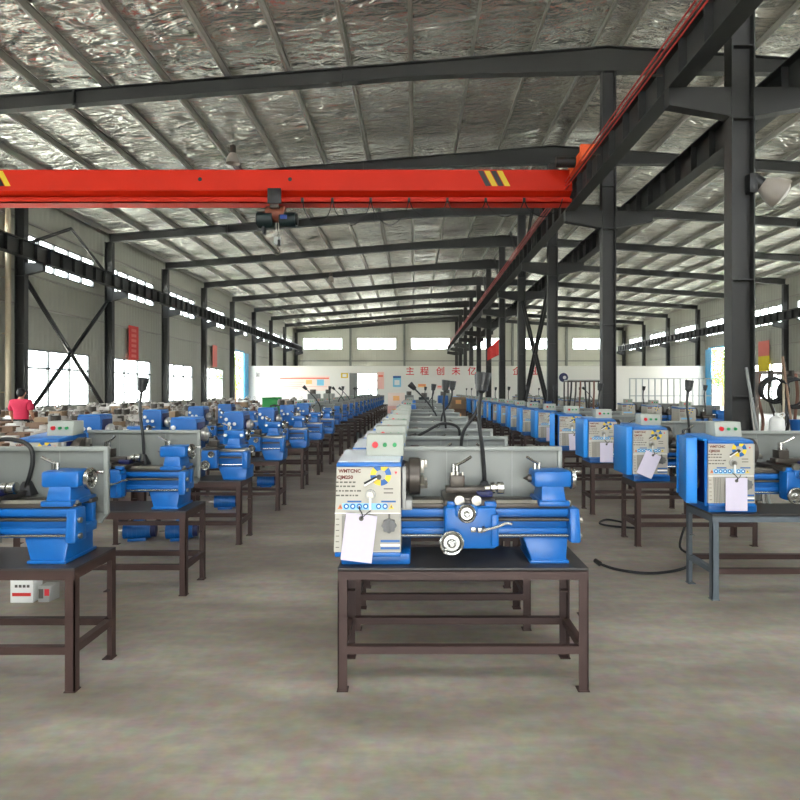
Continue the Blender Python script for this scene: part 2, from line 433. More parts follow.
# girts and eave rails on the side walls
for x, s, nm in ((XL, 1, 'behind the parts benches'), (XR, -1, 'beyond the steel pillars')):
    for z, w in ((4.6, .05), (5.75, .05), (7.6, .07)):
        struct('girt', MB().box(min(x, x+s*.1), max(x, x+s*.1), Y0, YB, z, z+w, 'purlin').mesh('girt'),
               'thin horizontal rail on the wall %s, %s' % (nm, {4.6: 'lowest of three', 5.75: 'just below the high windows', 7.6: 'just above the high windows'}[z]), 'rail')
for i in range(1, 6):
    x = XL+.7+6.22*i-.35
    struct('wind_post', MB().box(x-.12, x+.12, YB-.3, YB, 0, roof_z(x)-.3, 'splash').mesh('wind_post'), 'grey steel post against the end wall, %s from the parts benches side' % (ORD[i-1] if i > 1 else 'first'), 'column')
struct('girt', MB().box(XL, XR, YB-.1, YB, 4.9, 5.0, 'splash').mesh('girt'), 'thin horizontal rail across the end wall', 'rail')

# crane runways with stiffeners
def runway(x, nm, cond):
    b = MB(); z0, z1 = RUN, RUN+.55; y0, y1 = Y0, YB-.5
    b.box(x-.13, x+.13, y0, y1, z0, z0+.02, 'beam_grey'); b.box(x-.15, x+.15, y0, y1, z1-.02, z1, 'beam_grey'); b.box(x-.008, x+.008, y0, y1, z0, z1, 'beam_grey')
    b.box(x-.03, x+.03, y0, y1, z1, z1+.06, 'dark_steel')
    y = y0+.4
    while y < y1: b.box(x-.125, x+.125, y-.008, y+.008, z0+.02, z1-.02, 'beam_grey'); y += .75
    struct('runway_beam', b.mesh('runway_beam'), 'dark steel crane runway beam %s' % nm, 'beam')
    if cond:
        b = MB()
        for dz in (.0, .1, .2): b.box(x-.27, x-.25, y0, y1, z0+.32+dz, z0+.335+dz, 'cond_red')
        y = y0+1
        while y < y1: b.box(x-.26, x-.10, y-.01, y+.01, z0+.3, z0+.33, 'dark_steel'); y += 3
        struct('trim_1', b.mesh('conductor_bar'), 'red conductor bars along the middle crane runway', 'conductor rail')
runway(XCL+.68, 'along the wall behind the parts benches', False)
runway(XM-.95, 'on the parts benches side of the middle columns', True)
runway(XM+.95, 'on the far side of the middle columns', False)
runway(XCR-.68, 'along the wall beyond the middle columns', False)

# bracing
def brace(p, q, label, r=.06):
    p = Vector(p); q = Vector(q); b = MB(); d = (q-p); L = d.length; qd = d.to_track_quat('Z', 'Y')
    M = Matrix.Translation(p) @ qd.to_matrix().to_4x4()
    b.box(-r, r, -r*.2, r*.2, 0, L, 'beam_grey', M=M); b.box(-r*.2, r*.2, -r, r, 0, L, 'beam_grey', M=M)
    struct('brace', b.mesh('brace'), label, 'brace')
for x, ya, yb, nm, r in ((XCL, 20.8, 26.8, 'wall columns by the pink-shirted worker', .09), (XM, 20.8, 26.8, 'middle columns', .09)):
    brace((x, ya+.2, .6), (x, yb-.2, 5.5), 'diagonal steel brace between the %s, rising away from the camera' % nm, r)
    brace((x, ya+.2, 5.5), (x, yb-.2, .6), 'diagonal steel brace between the %s, falling away from the camera' % nm, r)
    brace((x, ya+.2, 6.7), (x, (ya+yb)/2, roof_z(x)-.75), 'short upper brace between the %s, on the near side' % nm, r*.7)
    brace((x, yb-.2, 6.7), (x, (ya+yb)/2, roof_z(x)-.75), 'short upper brace between the %s, on the far side' % nm, r*.7)
for y in (26.8, 32.8, 38.8):
    brace((XM, y+.2, 6.7), (XM, y+3, roof_z(XM)-.8), 'short upper brace rising from the middle column %s' % {26.8: 'just past the crossed braces', 32.8: 'two past the crossed braces', 38.8: 'three past the crossed braces'}[y], .05)
b = MB(); b.cyl((XL+.2, 20.35, 0), (XL+.2, 20.35, 8.4), .09, 'beige_pipe', 12)
for z in (1.5, 3.5, 5.4): b.box(XL, XL+.3, 20.3, 20.4, z, z+.04, 'beige_pipe')
struct('downpipe', b.mesh('downpipe'), 'beige downpipe beside the wall column by the worker', 'pipe')

# white partition across the end of the work area
bw = wall_cells('y', YP, .12, XL, XR, 0, 3.6, [(-4.85, -3.2, 0, 2.95)], 'partition')
struct('wall_partition', bw.mesh('partition'), 'long white partition wall across the end of the hall', 'wall')
struct('door_1', MB().box(-5.45, -4.86, YP-.12, YP-.02, 0, 3.0, 'splash').box(-4.86, -4.8, YP-.06, YP+.14, 0, 2.95, 'splash').mesh('door'), 'grey sliding door leaf beside the opening in the white partition', 'door')
struct('door_2', MB().box(XL-.06, XL+.06, 45.3, 45.4, 0, 4.7, 'door_cyan').box(XL-.06, XL+.06, 49.0, 49.1, 0, 4.7, 'door_cyan').box(XL-.06, XL+.06, 45.3, 49.1, 4.65, 4.75, 'door_cyan')
       .box(XL+.1, XL+.16, 48.6, 49.9, 0, 4.6, 'door_cyan').mesh('door'), 'blue framed open gateway in the wall behind the parts benches', 'door')
struct('door_3', MB().box(XR-.06, XR+.06, 46.8, 46.9, 0, 5.05, 'door_cyan').box(XR-.06, XR+.06, 49.5, 49.6, 0, 5.05, 'door_cyan').box(XR-.06, XR+.06, 46.8, 49.6, 5.0, 5.1, 'door_cyan')
       .box(XR-.16, XR-.1, 48.9, 49.9, 0, 4.95, 'door_cyan').mesh('door'), 'blue framed open gateway in the wall beyond the middle columns', 'door')
def on_part(u0, u1, v0, v1, m, b, e=.012): b.box(u0, u1, YP-e, YP-.002, v0, v1, m)
def PX(px, y=YP): return (px-415)*y/600
def PZ(py, y=YP): return 1.6+(390-py)*y/600
for ch, px in (('主', 410), ('程', 424.5), ('创', 440.5), ('未', 456), ('亿', 472), ('企', 517), ('业', 536.5)):
    b = MB(); b.text(ch, .74, 'char_red', lambda u, v: (PX(px)+u, YP-.012, PZ(374.3)+v), 'CENTER', .008)
    solo('wall_lettering', b.mesh('lettering'), (0, 0, 0), 'red Chinese character %s on the white partition' % {410: 'first of the slogan', 424.5: 'second of the slogan', 440.5: 'third of the slogan', 456: 'fourth of the slogan', 472: 'fifth of the slogan, by the lamp head', 517: 'between the middle columns', 536.5: 'between the crossed braces'}[px], 'lettering', 'red slogan characters on the partition')
b = MB()
on_part(PX(279), PX(330), PZ(391), PZ(376), 'poster_pale', b, .008); on_part(PX(280), PX(329), PZ(379), PZ(377.6), 'poster_red', b)
on_part(PX(306), PX(312), PZ(384), PZ(380), 'poster_orange', b); on_part(PX(317), PX(324), PZ(385.5), PZ(379.5), 'poster_cyan', b)
for k in range(4): on_part(PX(282), PX(304-k*2), PZ(382.6+k*2), PZ(382+k*2), 'poster_pink', b)
on_part(PX(283), PX(327), PZ(387), PZ(386.3), 'poster_pink', b)
solo('wall_poster', b.mesh('poster'), (0, 0, 0), 'wide pale poster with red line, orange and light blue blocks on the white partition', 'poster')
b = MB(); on_part(PX(341), PX(348), PZ(378), PZ(373), 'd_yellow', b); on_part(PX(342.5), PX(346.5), PZ(377), PZ(374), 'd_white', b, .016)
solo('wall_sign', b.mesh('sign'), (0, 0, 0), 'small yellow sign on the white partition beside the grey sliding door', 'sign')
b = MB(); on_part(PX(256), PX(260), PZ(377), PZ(372.5), 'd_grey', b); b.text('A', .3, 'text_dark', lambda u, v: (PX(256.6)+u, YP-.016, PZ(376.5)+v))
solo('wall_sign', b.mesh('sign'), (0, 0, 0), 'small grey sign at the end of the white partition by the gateway', 'sign')
b = MB(); on_part(PX(393), PX(401), PZ(387), PZ(376), 'poster_cyan', b); on_part(PX(393), PX(401), PZ(378), PZ(376), 'd_blue', b, .016); on_part(PX(394.5), PX(399.5), PZ(385), PZ(380), 'd_white', b, .016)
solo('wall_poster', b.mesh('poster'), (0, 0, 0), 'narrow light blue poster on the white partition left of the red characters', 'poster')
b = MB(); on_part(PX(377.5), PX(384), PZ(389), PZ(372), 'poster_pink', b); on_part(PX(378.5), PX(383), PZ(377), PZ(375), 'poster_red', b, .016)
solo('wall_poster', b.mesh('poster'), (0, 0, 0), 'narrow pale pink poster beside the opening in the white partition', 'poster')
b = MB(); b.lathe((PX(563.5), YP-.002, PZ(377.5)), (0, -1, 0), [(0, .38), (.02, .38), (.02, .3), (.024, .3)], 'navy_and_shaded_blue', 24)
b.lathe((PX(564.5), YP-.024, PZ(377.5)), (0, -1, 0), [(0, .14), (.008, .14)], 'd_white', 16)
solo('wall_sign', b.mesh('sign'), (0, 0, 0), 'round navy emblem with white centre on the white partition', 'sign')
for k, (px, py, w, h, m) in enumerate(((418, 384, 8, 3.2, 'poster_orange'), (437, 385.5, 5, 3, 'poster_pink'), (446, 385.5, 5, 3.2, 'poster_pink'))):
    b = MB(); on_part(PX(px), PX(px+w), PZ(py+h), PZ(py), m, b); on_part(PX(px+.8), PX(px+w-.8), PZ(py+1.6), PZ(py+.6), 'poster_red', b, .016)
    solo('wall_poster', b.mesh('poster'), (0, 0, 0), 'small %s below the red characters' % ('orange notice', 'pink notice in the middle', 'pink notice at the end')[k], 'poster')
# banners
def banner(name, x, y, z0, z1, w, mats, label, axis):
    b = MB(); n = len(mats)
    for i, m in enumerate(mats):
        za = z0+(z1-z0)*i/n; zb = z0+(z1-z0)*(i+1)/n
        if axis == 'x': b.box(x, x+.02, y-w/2, y+w/2, za, zb, m)
        else: b.box(x-w/2, x+w/2, y, y+.02, za, zb, m)
    if mats == ['banner_red']:
        for k in range(6):
            z = z1-.22-(z1-z0-.4)*k/5
            if axis == 'x': b.box(x+.02, x+.024, y-w*.25, y+w*.25, z-.07, z+.07, 'banner_pink')
    solo(name, b.mesh(name), (0, 0, 0), label, 'banner')
banner('wall_banner', XL+.11, 29.6, 3.1, 4.75, 1.0, ['banner_red'], 'tall narrow red banner on the wall above a low window behind the parts benches', 'x')
banner('wall_banner', XL+.11, 41.6, 3.2, 4.7, .9, ['banner_pink'], 'faded pink banner on the wall behind the parts benches, past the red banner', 'x')
banner('wall_banner', XR-.13, 41.6, 2.9, 5.0, 1.3, ['banner_yellow', 'banner_pink'], 'pink and yellow banner on the wall beyond the middle columns', 'x')
b = MB(); yf = 32.6
pts = [((PX(487.5, yf)+i*.62/6), yf-.06*math.sin(i*1.2)) for i in range(7)]
for (xa, ya), (xb, yb) in zip(pts, pts[1:]):
    k = pts.index((xa, ya)); z0 = PZ(360.5, yf)+.05*k; z1 = PZ(349, yf)+.09*k
    b.hexa([(xa, ya, z0), (xb, yb, z0+.05), (xb, yb+.01, z0+.05), (xa, ya+.01, z0), (xa, ya, z1), (xb, yb, z1+.09), (xb, yb+.01, z1+.09), (xa, ya+.01, z1)], 'banner_red')
b.cyl((pts[-1][0], pts[-1][1], PZ(362, yf)), (pts[-1][0], pts[-1][1], PZ(343, yf)), .012, 'steel', 8)
b.cyl((pts[-1][0], pts[-1][1], PZ(352, yf)), (XM-.18, 32.7, PZ(352, yf)), .012, 'steel', 8)
solo('red_flag', b.mesh('flag'), (0, 0, 0), 'small red flag hanging out from a middle column', 'flag')

# ------------------------------------------------------------------ overhead crane
YC = 14.4
b = MB(); gx0, gx1, gz0, gz1 = XCL+.72, XM-1.05, 6.03, 6.78
b.box(gx0, gx1, YC-.22, YC-.2, gz0+.30, gz1, 'crane_red'); b.box(gx0, gx1, YC+.2, YC+.22, gz0+.30, gz1, 'crane_red')
b.box(gx0, gx1, YC-.24, YC+.24, gz1, gz1+.02, 'crane_red'); b.box(gx0, gx1, YC-.24, YC+.24, gz0+.28, gz0+.31, 'crane_red')
b.prism([(YC-.22, gz0+.29), (YC+.22, gz0+.29), (YC+.06, gz0+.2), (YC-.06, gz0+.2)], 'x', gx0, gx1, 'crane_red')
b.box(gx0, gx1, YC-.012, YC+.012, gz0+.02, gz0+.25, 'crane_red'); b.box(gx0, gx1, YC-.2, YC+.2, gz0, gz0+.03, 'crane_red'); b.box(gx0, gx1, YC-.2, YC-.18, gz0, gz0+.1, 'crane_red')
def stripe(cx, n, s):
    for i in range(n):
        x = cx+i*.15; m = ('black', 'd_yellow')[i % 2]
        b.hexa([(x+.16, YC-.225, gz1-.36), (x+.29, YC-.225, gz1-.36), (x+.29, YC-.21, gz1-.36), (x+.16, YC-.21, gz1-.36),
                (x-.03, YC-.225, gz1), (x+.10, YC-.225, gz1), (x+.10, YC-.21, gz1), (x-.03, YC-.21, gz1)], m)
stripe(PX(478, YC), 4, 1); stripe(PX(-14, YC), 4, 1)
for px_ in (200, 290): b.cyl((PX(px_, YC-.22), YC-.224, gz1-.2), (PX(px_, YC-.22), YC-.2195, gz1-.2), .05, 'black', 12)
girder = b.mesh('girder')
def endcar(x):
    b = MB(); b.box(x-.16, x+.16, YC-1.25, YC+1.25, RUN+.64, RUN+.9, 'crane_orange', .02)
    for s in (-1, 1):
        b.box(x-.19, x+.19, YC+s*1.25-.05, YC+s*1.25+.05, RUN+.6, RUN+.97, 'crane_orange'); b.cyl((x-.05, YC+s*.95, RUN+.76), (x+.05, YC+s*.95, RUN+.76), .15, 'dark_steel', 20)
    return b.mesh('end_carriage')
def wheelmotor(x, s): return MB().cyl((x+s*.16, YC-.7, RUN+.8), (x+s*.6, YC-.7, RUN+.8), .12, 'black', 16).mesh('drive_motor')
ec1, ec2 = endcar(XCL+.68), endcar(XM-.95)
b = MB(); n = 0
xs_ = [PX(296, YC)+.2]+[PX(296+k*(560-296)/7, YC) for k in range(1, 8)]
for xa, xb in zip(xs_, xs_[1:]):
    dp = .55 if n < 3 else .35
    b.tube([(xa, YC-.26, gz0+.08), (xa+.12*(xb-xa), YC-.26, gz0-dp*.5), ((xa+xb)/2, YC-.26, gz0-dp), (xb-.12*(xb-xa), YC-.26, gz0-dp*.5), (xb, YC-.26, gz0+.08)], .012, 'rubber', 6, 5); n += 1
    b.box(xa-.03, xa+.03, YC-.28, YC-.2, gz0+.0, gz0+.1, 'rubber')
fest = b.mesh('festoon_cable')
put('overhead_crane', [('girder', girder), ('end_carriage', ec1), ('end_carriage', ec2, [('drive_motor', wheelmotor(XM-.95, -1))]), ('festoon_cable', fest)], (0, 0, 0), 'long red orange overhead crane girder spanning the hall with hazard stripes', 'crane')
hx = PX(277, YC)
trol = MB(); trol.box(-.16, .16, -.30, -.24, -.02, .34, 'black', .01).box(-.16, .16, .24, .30, -.02, .34, 'black', .01).box(-.1, .1, -.3, .3, -.12, -.04, 'dark_steel')
for s in (-1, 1):
    for t in (-1, 1): trol.cyl((s*.11, t*.24, .08), (s*.11, t*.15, .08), .05, 'dark_steel', 12)
hb = MB(); hb.cyl((-.24, 0, -.20), (.2, 0, -.20), .19, 'hoist_rust', 20).box(-.1, .06, -.16, .16, -.3, -.05, 'dark_steel', .01)
hm = MB(); hm.cyl((.08, -.02, -.33), (.46, -.02, -.33), .18, 'hoist_green', 20).cyl((.46, -.02, -.33), (.5, -.02, -.33), .14, 'black', 20).box(.12, .28, -.215, -.16, -.36, -.26, 'hoist_blue', .01)
hg = MB(); hg.cyl((-.44, -.02, -.33), (-.08, -.02, -.33), .2, 'hoist_green', 20).cyl((-.44, -.02, -.33), (-.47, -.02, -.33), .16, 'black', 20).box(-.34, -.28, -.1, .1, -.66, -.4, 'black')
hk = MB(); hk.cyl((-.02, 0, -.4), (-.02, 0, -.74), .012, 'steel', 6).cyl((.04, 0, -.4), (.04, 0, -.74), .012, 'steel', 6).box(-.07, .09, -.06, .06, -.92, -.74, 'grid_grey', .02)
hk.tube([(.01, 0, -.92), (.01, 0, -1.0), (.06, 0, -1.05), (.06, 0, -1.12), (0, 0, -1.16), (-.05, 0, -1.11)], .018, 'dark_steel', 8, 5)
pd = MB(); pd.tube([(.05, -.2, -.4), (.06, -.2, -.6), (.09, -.2, -.75), (.09, -.2, -.85)], .008, 'rubber', 6, 3).box(.06, .12, -.22, -.17, -1.0, -.85, 'black', .01)
put('electric_hoist', [('trolley', trol.mesh('trolley')), ('drum', hb.mesh('drum')), ('motor', hm.mesh('motor')), ('gearbox', hg.mesh('gearbox')), ('hook_block', hk.mesh('hook_block')), ('pendant_control', pd.mesh('pendant_control'))],
    (hx, YC, gz0-.02), 'dark green electric hoist hanging under the red crane girder', 'hoist')

# hanging and bracket lamps
bowl = [(0, .03), (.02, .12), (.16, .2), (.34, .25), (.38, .245), (.36, .22), (.2, .17), (.05, .1), (.045, 0)]
d = Vector((.75, -.25, -.55)).normalized(); p = Vector((XM+.22, 8.75, 4.58)); q = p+Vector((.06, -.02, .02)); bowl = [(u*.85, v*.85) for u, v in bowl]
sh = MB(); sh.lathe(q, d, bowl, 'lamp_bowl', 28); gl = MB(); gl.lathe(q+d*.29, d, [(0, .19), (.05, .16), (.08, .08), (.09, 0)], 'lamp_bowl', 24)
hd = MB(); hd.cyl(q-d*.12, q+d*.03, .09, 'black', 16).box(p.x-.14, p.x-.02, p.y-.08, p.y+.08, p.z-.12, p.z+.16, 'black', .01).tube([p+Vector((-.05, 0, .05)), q-d*.1], .03, 'black', 8)
put('bracket_lamp', [('lamp_shade', sh.mesh('lamp_shade'), [('diffuser', gl.mesh('diffuser'))]), ('lamp_holder', hd.mesh('lamp_holder'))], (0, 0, 0), 'large pale bowl lamp bracketed to the nearest middle column', 'lamp')
for px, y, zz, lab_ in ((233, 18.2, 8.9, 'pale bowl lamp hanging from the roof just above the crane girder'), (331, 38, 8.95, 'small bowl lamp hanging from the roof above the hoist cable side')):
    x = PX(px, y); z = roof_z(x)-.3
    sh = MB(); sh.lathe((0, 0, -.32), (0, 0, -1), bowl, 'lamp_bowl', 24); hd = MB(); hd.cyl((0, 0, -.34), (0, 0, -.1), .09, 'dark_steel', 14).cyl((0, 0, -.1), (0, 0, .28), .012, 'dark_steel', 6)
    put('hanging_lamp', [('lamp_shade', sh.mesh('lamp_shade')), ('lamp_holder', hd.mesh('lamp_holder'))], (x, y, z), lab_, 'lamp')

# ------------------------------------------------------------------ workbenches
TH = .656
def bench_parts(w, dpt, m):
    out = []; gm_ = m; m2 = 'bench_brown'
    b = MB(); b.box(0, w, 0, dpt, TH-.012, TH, 'bench_top')
    out.append(('tabletop', b.mesh('tabletop')))
    b = MB(); b.box(0, w, .0, .006, TH-.062, TH-.012, m).box(0, w, dpt-.006, dpt, TH-.062, TH-.012, m).box(0, .006, .006, dpt-.006, TH-.062, TH-.012, m).box(w-.006, w, .006, dpt-.006, TH-.062, TH-.012, m)
    b.box(0, w, 0, .05, TH-.018, TH-.012, m).box(0, w, dpt-.05, dpt, TH-.018, TH-.012, m)
    out.append(('apron', b.mesh('apron')))
    for x in (0, w-.05):
        for y in (0, dpt-.05):
            m = gm_ if x == 0 else m2; b = MB(); xo = x if x == 0 else w-.006; yo = y if y == 0 else dpt-.006     # an angle-iron leg
            b.box(x, x+.05, yo, yo+.006, .006, TH-.062, m).box(xo, xo+.006, y, y+.05, .006, TH-.062, m).box(x-.005, x+.055, y-.005, y+.055, 0, .006, m)
            b.box(min(x, xo)+.0, min(x, xo)+.05, y+.0, y+.05, .4, .404, m)
            out.append(('leg', b.mesh('leg')))
    for y in (.0, dpt-.04): out.append(('stretcher', MB().box(.05, w-.05, y, y+.04, .2, .24, m2).mesh('stretcher')))
    for x in (.0, w-.04): out.append(('stretcher', MB().box(x, x+.04, .05, dpt-.05, .2, .24, gm_ if x == 0 else m2).mesh('stretcher')))
    return out
BENCH = {}
def bench(w, x, y, label, grey=False, dpt=.44, group=None):
    k = (round(w, 2), grey, dpt)
    if k not in BENCH: BENCH[k] = bench_parts(w, dpt, 'bench_grey' if grey else 'bench_brown')
    return put('steel_workbench', BENCH[k], (x, y, 0), label, 'workbench', group)

# ------------------------------------------------------------------ lathes, local: x along the bed, y back, z above the table
CACHE = {}
def memo(key, fn):
    if key not in CACHE: CACHE[key] = fn()
    return CACHE[key]
def Pf(u, v, h=0.):                                # on the sloped front panel
    return Vector((u, -.035*(1-v/.545)-h, v))
def rect(b, u0, u1, v0, v1, m, h=.0022): b.flat([Pf(u0, v0, h), Pf(u1, v0, h), Pf(u1, v1, h), Pf(u0, v1, h)], m)
def UV(px, py): return ((px-335)/186, .944-(py-390)/186)
def disc(b, u, v, r, m, h=.0024, r0=0, a0=0, a1=2*PI, n=24):
    k = max(3, int(n*(a1-a0)/(2*PI)))
    outer = [Pf(u+r*math.cos(a0+(a1-a0)*i/k), v+r*math.sin(a0+(a1-a0)*i/k), h) for i in range(k+(1 if r0 or a1-a0 < 6.28 else 0))]
    if r0: outer += [Pf(u+r0*math.cos(a1-(a1-a0)*i/k), v+r0*math.sin(a1-(a1-a0)*i/k), h) for i in range(k+1)]
    elif a1-a0 < 6.28: outer.append(Pf(u, v, h))
    b.flat(outer, m)
def panel_mesh(full):
    b = MB(); w = .353
    b.hexa([Pf(0, .085, .002), Pf(w, .085, .002), Pf(w, .085)+Vector((0, .03, 0)), Pf(0, .085)+Vector((0, .03, 0)), Pf(.012, .532, .002), Pf(w, .532, .002), Pf(w, .532)+Vector((0, .03, 0)), Pf(.012, .532)+Vector((0, .03, 0))], 'panel')
    b.flat([Pf(.04, .09, .0026), Pf(w-.002, .09, .0026), Pf(w-.002, .288, .0026), Pf(.04, .288, .0026)], 'panel_low')
    rect(b, 0.002, w, .286, .291, 'd_white', .003)
    u, v = UV(381, 474.5); n = 8
    for i in range(n):
        disc(b, u, v, .056, 'd_yellow' if i % 2 else 'd_blue', .003, .027, i*2*PI/n, (i+1)*2*PI/n, 32)
    disc(b, u, v, .027, 'd_grey', .003)
    b.text('WMTCNC', .032, 'text_brown', lambda p, q: Pf(.022+p*.80, .503+q*.78, .003), bold=.0014)
    b.text('CJM250', .032, 'text_brown', lambda p, q: Pf(.014+p*.82, .470+q*.78, .003), bold=.0014)
    u0, v0 = UV(348, 501.3); rect(b, u0, u0+.075, v0, v0+.009, 'd_blue', .003); u0, v0 = UV(381.5, 501.3); rect(b, u0, u0+.078, v0, v0+.009, 'd_blue', .003)
    u0, v0 = UV(343, 508.5); rect(b, u0, u0+.24, v0, v0+.034, 'd_lblue', .0026)
    for i in range(7):
        px = 347+i*6.4; u, v = UV(px, 505.2)
        if i == 4: continue
        disc(b, u, v, .0145, 'd_blue', .003, .008, n=16); disc(b, u, v, .006, 'd_white', .003, n=8)
    for px, m in ((341, 'd_orange'), (391.5, 'd_yellow')):
        u, v = UV(px, 505.4); b.flat([Pf(u-.014, v-.012, .0032), Pf(u+.014, v-.012, .0032), Pf(u, v+.013, .0032)], m)
        b.flat([Pf(u-.003, v-.007, .0036), Pf(u+.003, v-.007, .0036), Pf(u+.003, v+.005, .0036), Pf(u-.003, v+.005, .0036)], 'text_dark')
    if full:
        for k, (py, l0) in enumerate(((481.5, 18), (485.5, 20), (490, 22), (494.5, 20))):
            u, v = UV(336.5, py); x = u
            while x < u+l0/186:
                q = random.uniform(.008, .022); rect(b, x, x+q, v-.004, v+.004, 'text_dark', .003); x += q+.006
        for py in (488, 492): u, v = UV(384, py); rect(b, u, u+.05, v-.003, v+.003, 'text_dark', .003)
        for k in range(5): u, v = UV(343.5+k*2.2, 553); rect(b, u, u+.003, v, .275, 'text_dark', .003)
        for k in range(6): u, v = UV(334.5, 518+k*5.5); rect(b, u+.012, u+.03, v, v+.004, 'text_dark', .003)
    u, v = UV(395.5, 463.6); b.text('CE', .03, 'text_dark', lambda p, q: Pf(u-.02+p, v-.012+q, .003), 'LEFT')
    u, v = UV(396, 472.5); b.flat([Pf(u-.008, v+.008, .003), Pf(u, v-.008, .003), Pf(u+.008, v+.008, .003)], 'char_red')
    for py, m in ((539, 'd_blue'), (543, 'd_white'), (546, 'd_blue')):
        u, v = UV(381, py); rect(b, u, w-.004, v-.006, v+.006, m, .0032)
    return b.mesh('front_panel')
def panel_subs(full):
    out = []
    u, v = UV(371, 493.5); k = MB(); k.cyl(Pf(u, v), Pf(u, v, .02), .027, 'd_grey', 20).cyl(Pf(u, v, .02), Pf(u, v, .032), .019, 'steel', 18)
    if full: k.box(u-.006, u+.006, Pf(u, v, .04).y, Pf(u, v, .025).y, v-.075, v-.01, 'd_white', .002)
    out.append(('selector_knob', k.mesh('selector_knob')))
    p, q = UV(365, 484.2), UV(377, 477.5); l = MB(); l.tube([Pf(q[0], q[1], .012), Pf(p[0], p[1], .03)], .0065, 'knob_white', 8).tube([Pf(q[0], q[1]+.008, .014), Pf(p[0], p[1]+.012, .032)], .0055, 'black', 8)
    l.cyl(Pf(q[0]+.012, q[1]+.006), Pf(q[0]+.012, q[1]+.006, .016), .013, 'black', 12)
    out.append(('selector_lever', l.mesh('selector_lever')))
    u, v = UV(389.5, 523.5); g = MB()
    pts = []
    for i in range(32): a = 2*PI*i/32; r = .036+.004*math.cos(8*a); pts.append((u+r*math.cos(a), v+r*math.sin(a)))
    yb = Pf(u, v).y; g.prism(pts, 'y', yb-.026, yb, 'grey_knob').box(u-.006, u+.006, yb-.034, yb-.026, v-.03, v+.03, 'grey_knob', .002).box(u-.005, u+.005, yb-.004, yb-.001, v+.036, v+.06, 'text_dark')
    out.append(('speed_knob', g.mesh('speed_knob')))
    return out
def headstock(lid, navy):
    b = MB(); w = .355
    b.hexa([(0.004, -.004, .06), (w, -.004, .06), (w, .40, .06), (0.004, .40, .06), (.012, .02, .535), (w, .02, .535), (w, .40, .535), (.012, .40, .535)], 'panel' if not navy else 'blue_paint', .004)
    b.box(0.004, w, -.03, .38, .058, .084, 'blue_paint', .006)
    b.hexa([(.008, -.008, .534), (w+.004, -.008, .534), (w+.004, .402, .534), (.008, .402, .534), (.012, -.004, .556), (w, -.004, .556), (w, .398, .585), (.012, .398, .585)], 'blue_paint', .004)
    b.hexa([(.014, .008, .555), (w-.004, .008, .555), (w-.004, .392, .583), (.014, .392, .583), (.016, .014, .561), (w-.006, .014, .561), (w-.006, .388, .588), (.016, .388, .588)], lid, .002)
    b.box(w, w+.018, .06, .34, .30, .53, 'navy_and_shaded_blue', .004).box(w+.006, w+.026, .02, .06, .30, .53, 'd_grey', .004)
    b.box(w, w+.06, .08, .30, .285, .34, 'd_grey', .006)
    b.box(.03, w+.05, .03, .38, 0, .062, 'blue_paint', .01)
    return b.mesh('headstock')
def end_cover(kind):
    b = MB()
    if kind == 'closed':
        b.box(-.06, .006, .0, .40, .07, .57, 'blue_lit', .012)
        return [('end_cover', b.mesh('end_cover'))]
    b.box(-.016, .004, -.004, .006, .07, .56, 'blue_paint').box(-.016, .004, .394, .404, .07, .56, 'blue_paint').box(-.016, .004, -.004, .404, .06, .075, 'blue_paint').box(-.03, .004, -.004, .404, .555, .57, 'blue_lit')
    b.box(-.006, .0, 0, .40, .07, .56, 'navy_and_shaded_blue')  # shade inside the open recess put into the plate's colour
    pl = MB()
    for y, z, r in ((.2, .42, .075), (.15, .22, .05), (.28, .18, .04)): pl.lathe((-.006, y, z), (-1, 0, 0), [(0, r), (.012, r), (.02, r*.86), (.03, r), (.036, r), (.036, .012), (.05, .012)], 'dark_steel', 24)
    pl.tube([(-.02, .125, .42), (-.02, .10, .22)], .006, 'rubber', 6).tube([(-.02, .275, .42), (-.02, .20, .22)], .006, 'rubber', 6)
    dr = MB(); dr.hexa([(-.05, .40, .09), (-.03, .40, .09), (-.03, .414, .09), (-.05, .414, .09), (-.05, .40, .57), (-.03, .40, .57), (-.03, .414, .57), (-.05, .414, .57)], 'blue_lit')
    M = Matrix.Translation((-.03, .40, 0)) @ Matrix.Rotation(R(75), 4, 'Z')
    dr.box(-.36, 0, -.008, .008, .07, .575, 'blue_lit', .004, M=M).box(-.36, -.345, -.07, .0, .07, .575, 'blue_lit', .003, M=M).box(-.36, 0, -.06, 0, .56, .575, 'blue_lit', M=M).box(-.36, 0, -.06, 0, .07, .085, 'blue_lit', M=M)
    return [('gear_housing', b.mesh('gear_housing'), [('pulleys', pl.mesh('pulleys'))]), ('end_cover', dr.mesh('end_cover'), None, 'blue end cover swung open')]
def control_box():
    b = MB(); b.hexa([(.155, .17, .572), (.365, .17, .572), (.365, .34, .58), (.155, .34, .58), (.155, .19, .69), (.365, .19, .69), (.365, .34, .69), (.155, .34, .69)], 'box_grey', .006)
    bt = []
    for x, m, r in ((.205, 'red_button', .017), (.26, 'green_button', .012), (.315, 'green_button', .012)):
        y = .179; bt.append(('button', MB().cyl((x, y+.01, .636), (x, y-.012, .634), r, m, 14).mesh('button')))
    k = MB(); k.flat([(.175, .1745, .60), (.345, .1745, .60), (.345, .1855, .667), (.175, .1855, .667)], 'd_white')
    return ('control_box', b.mesh('control_box'), bt)
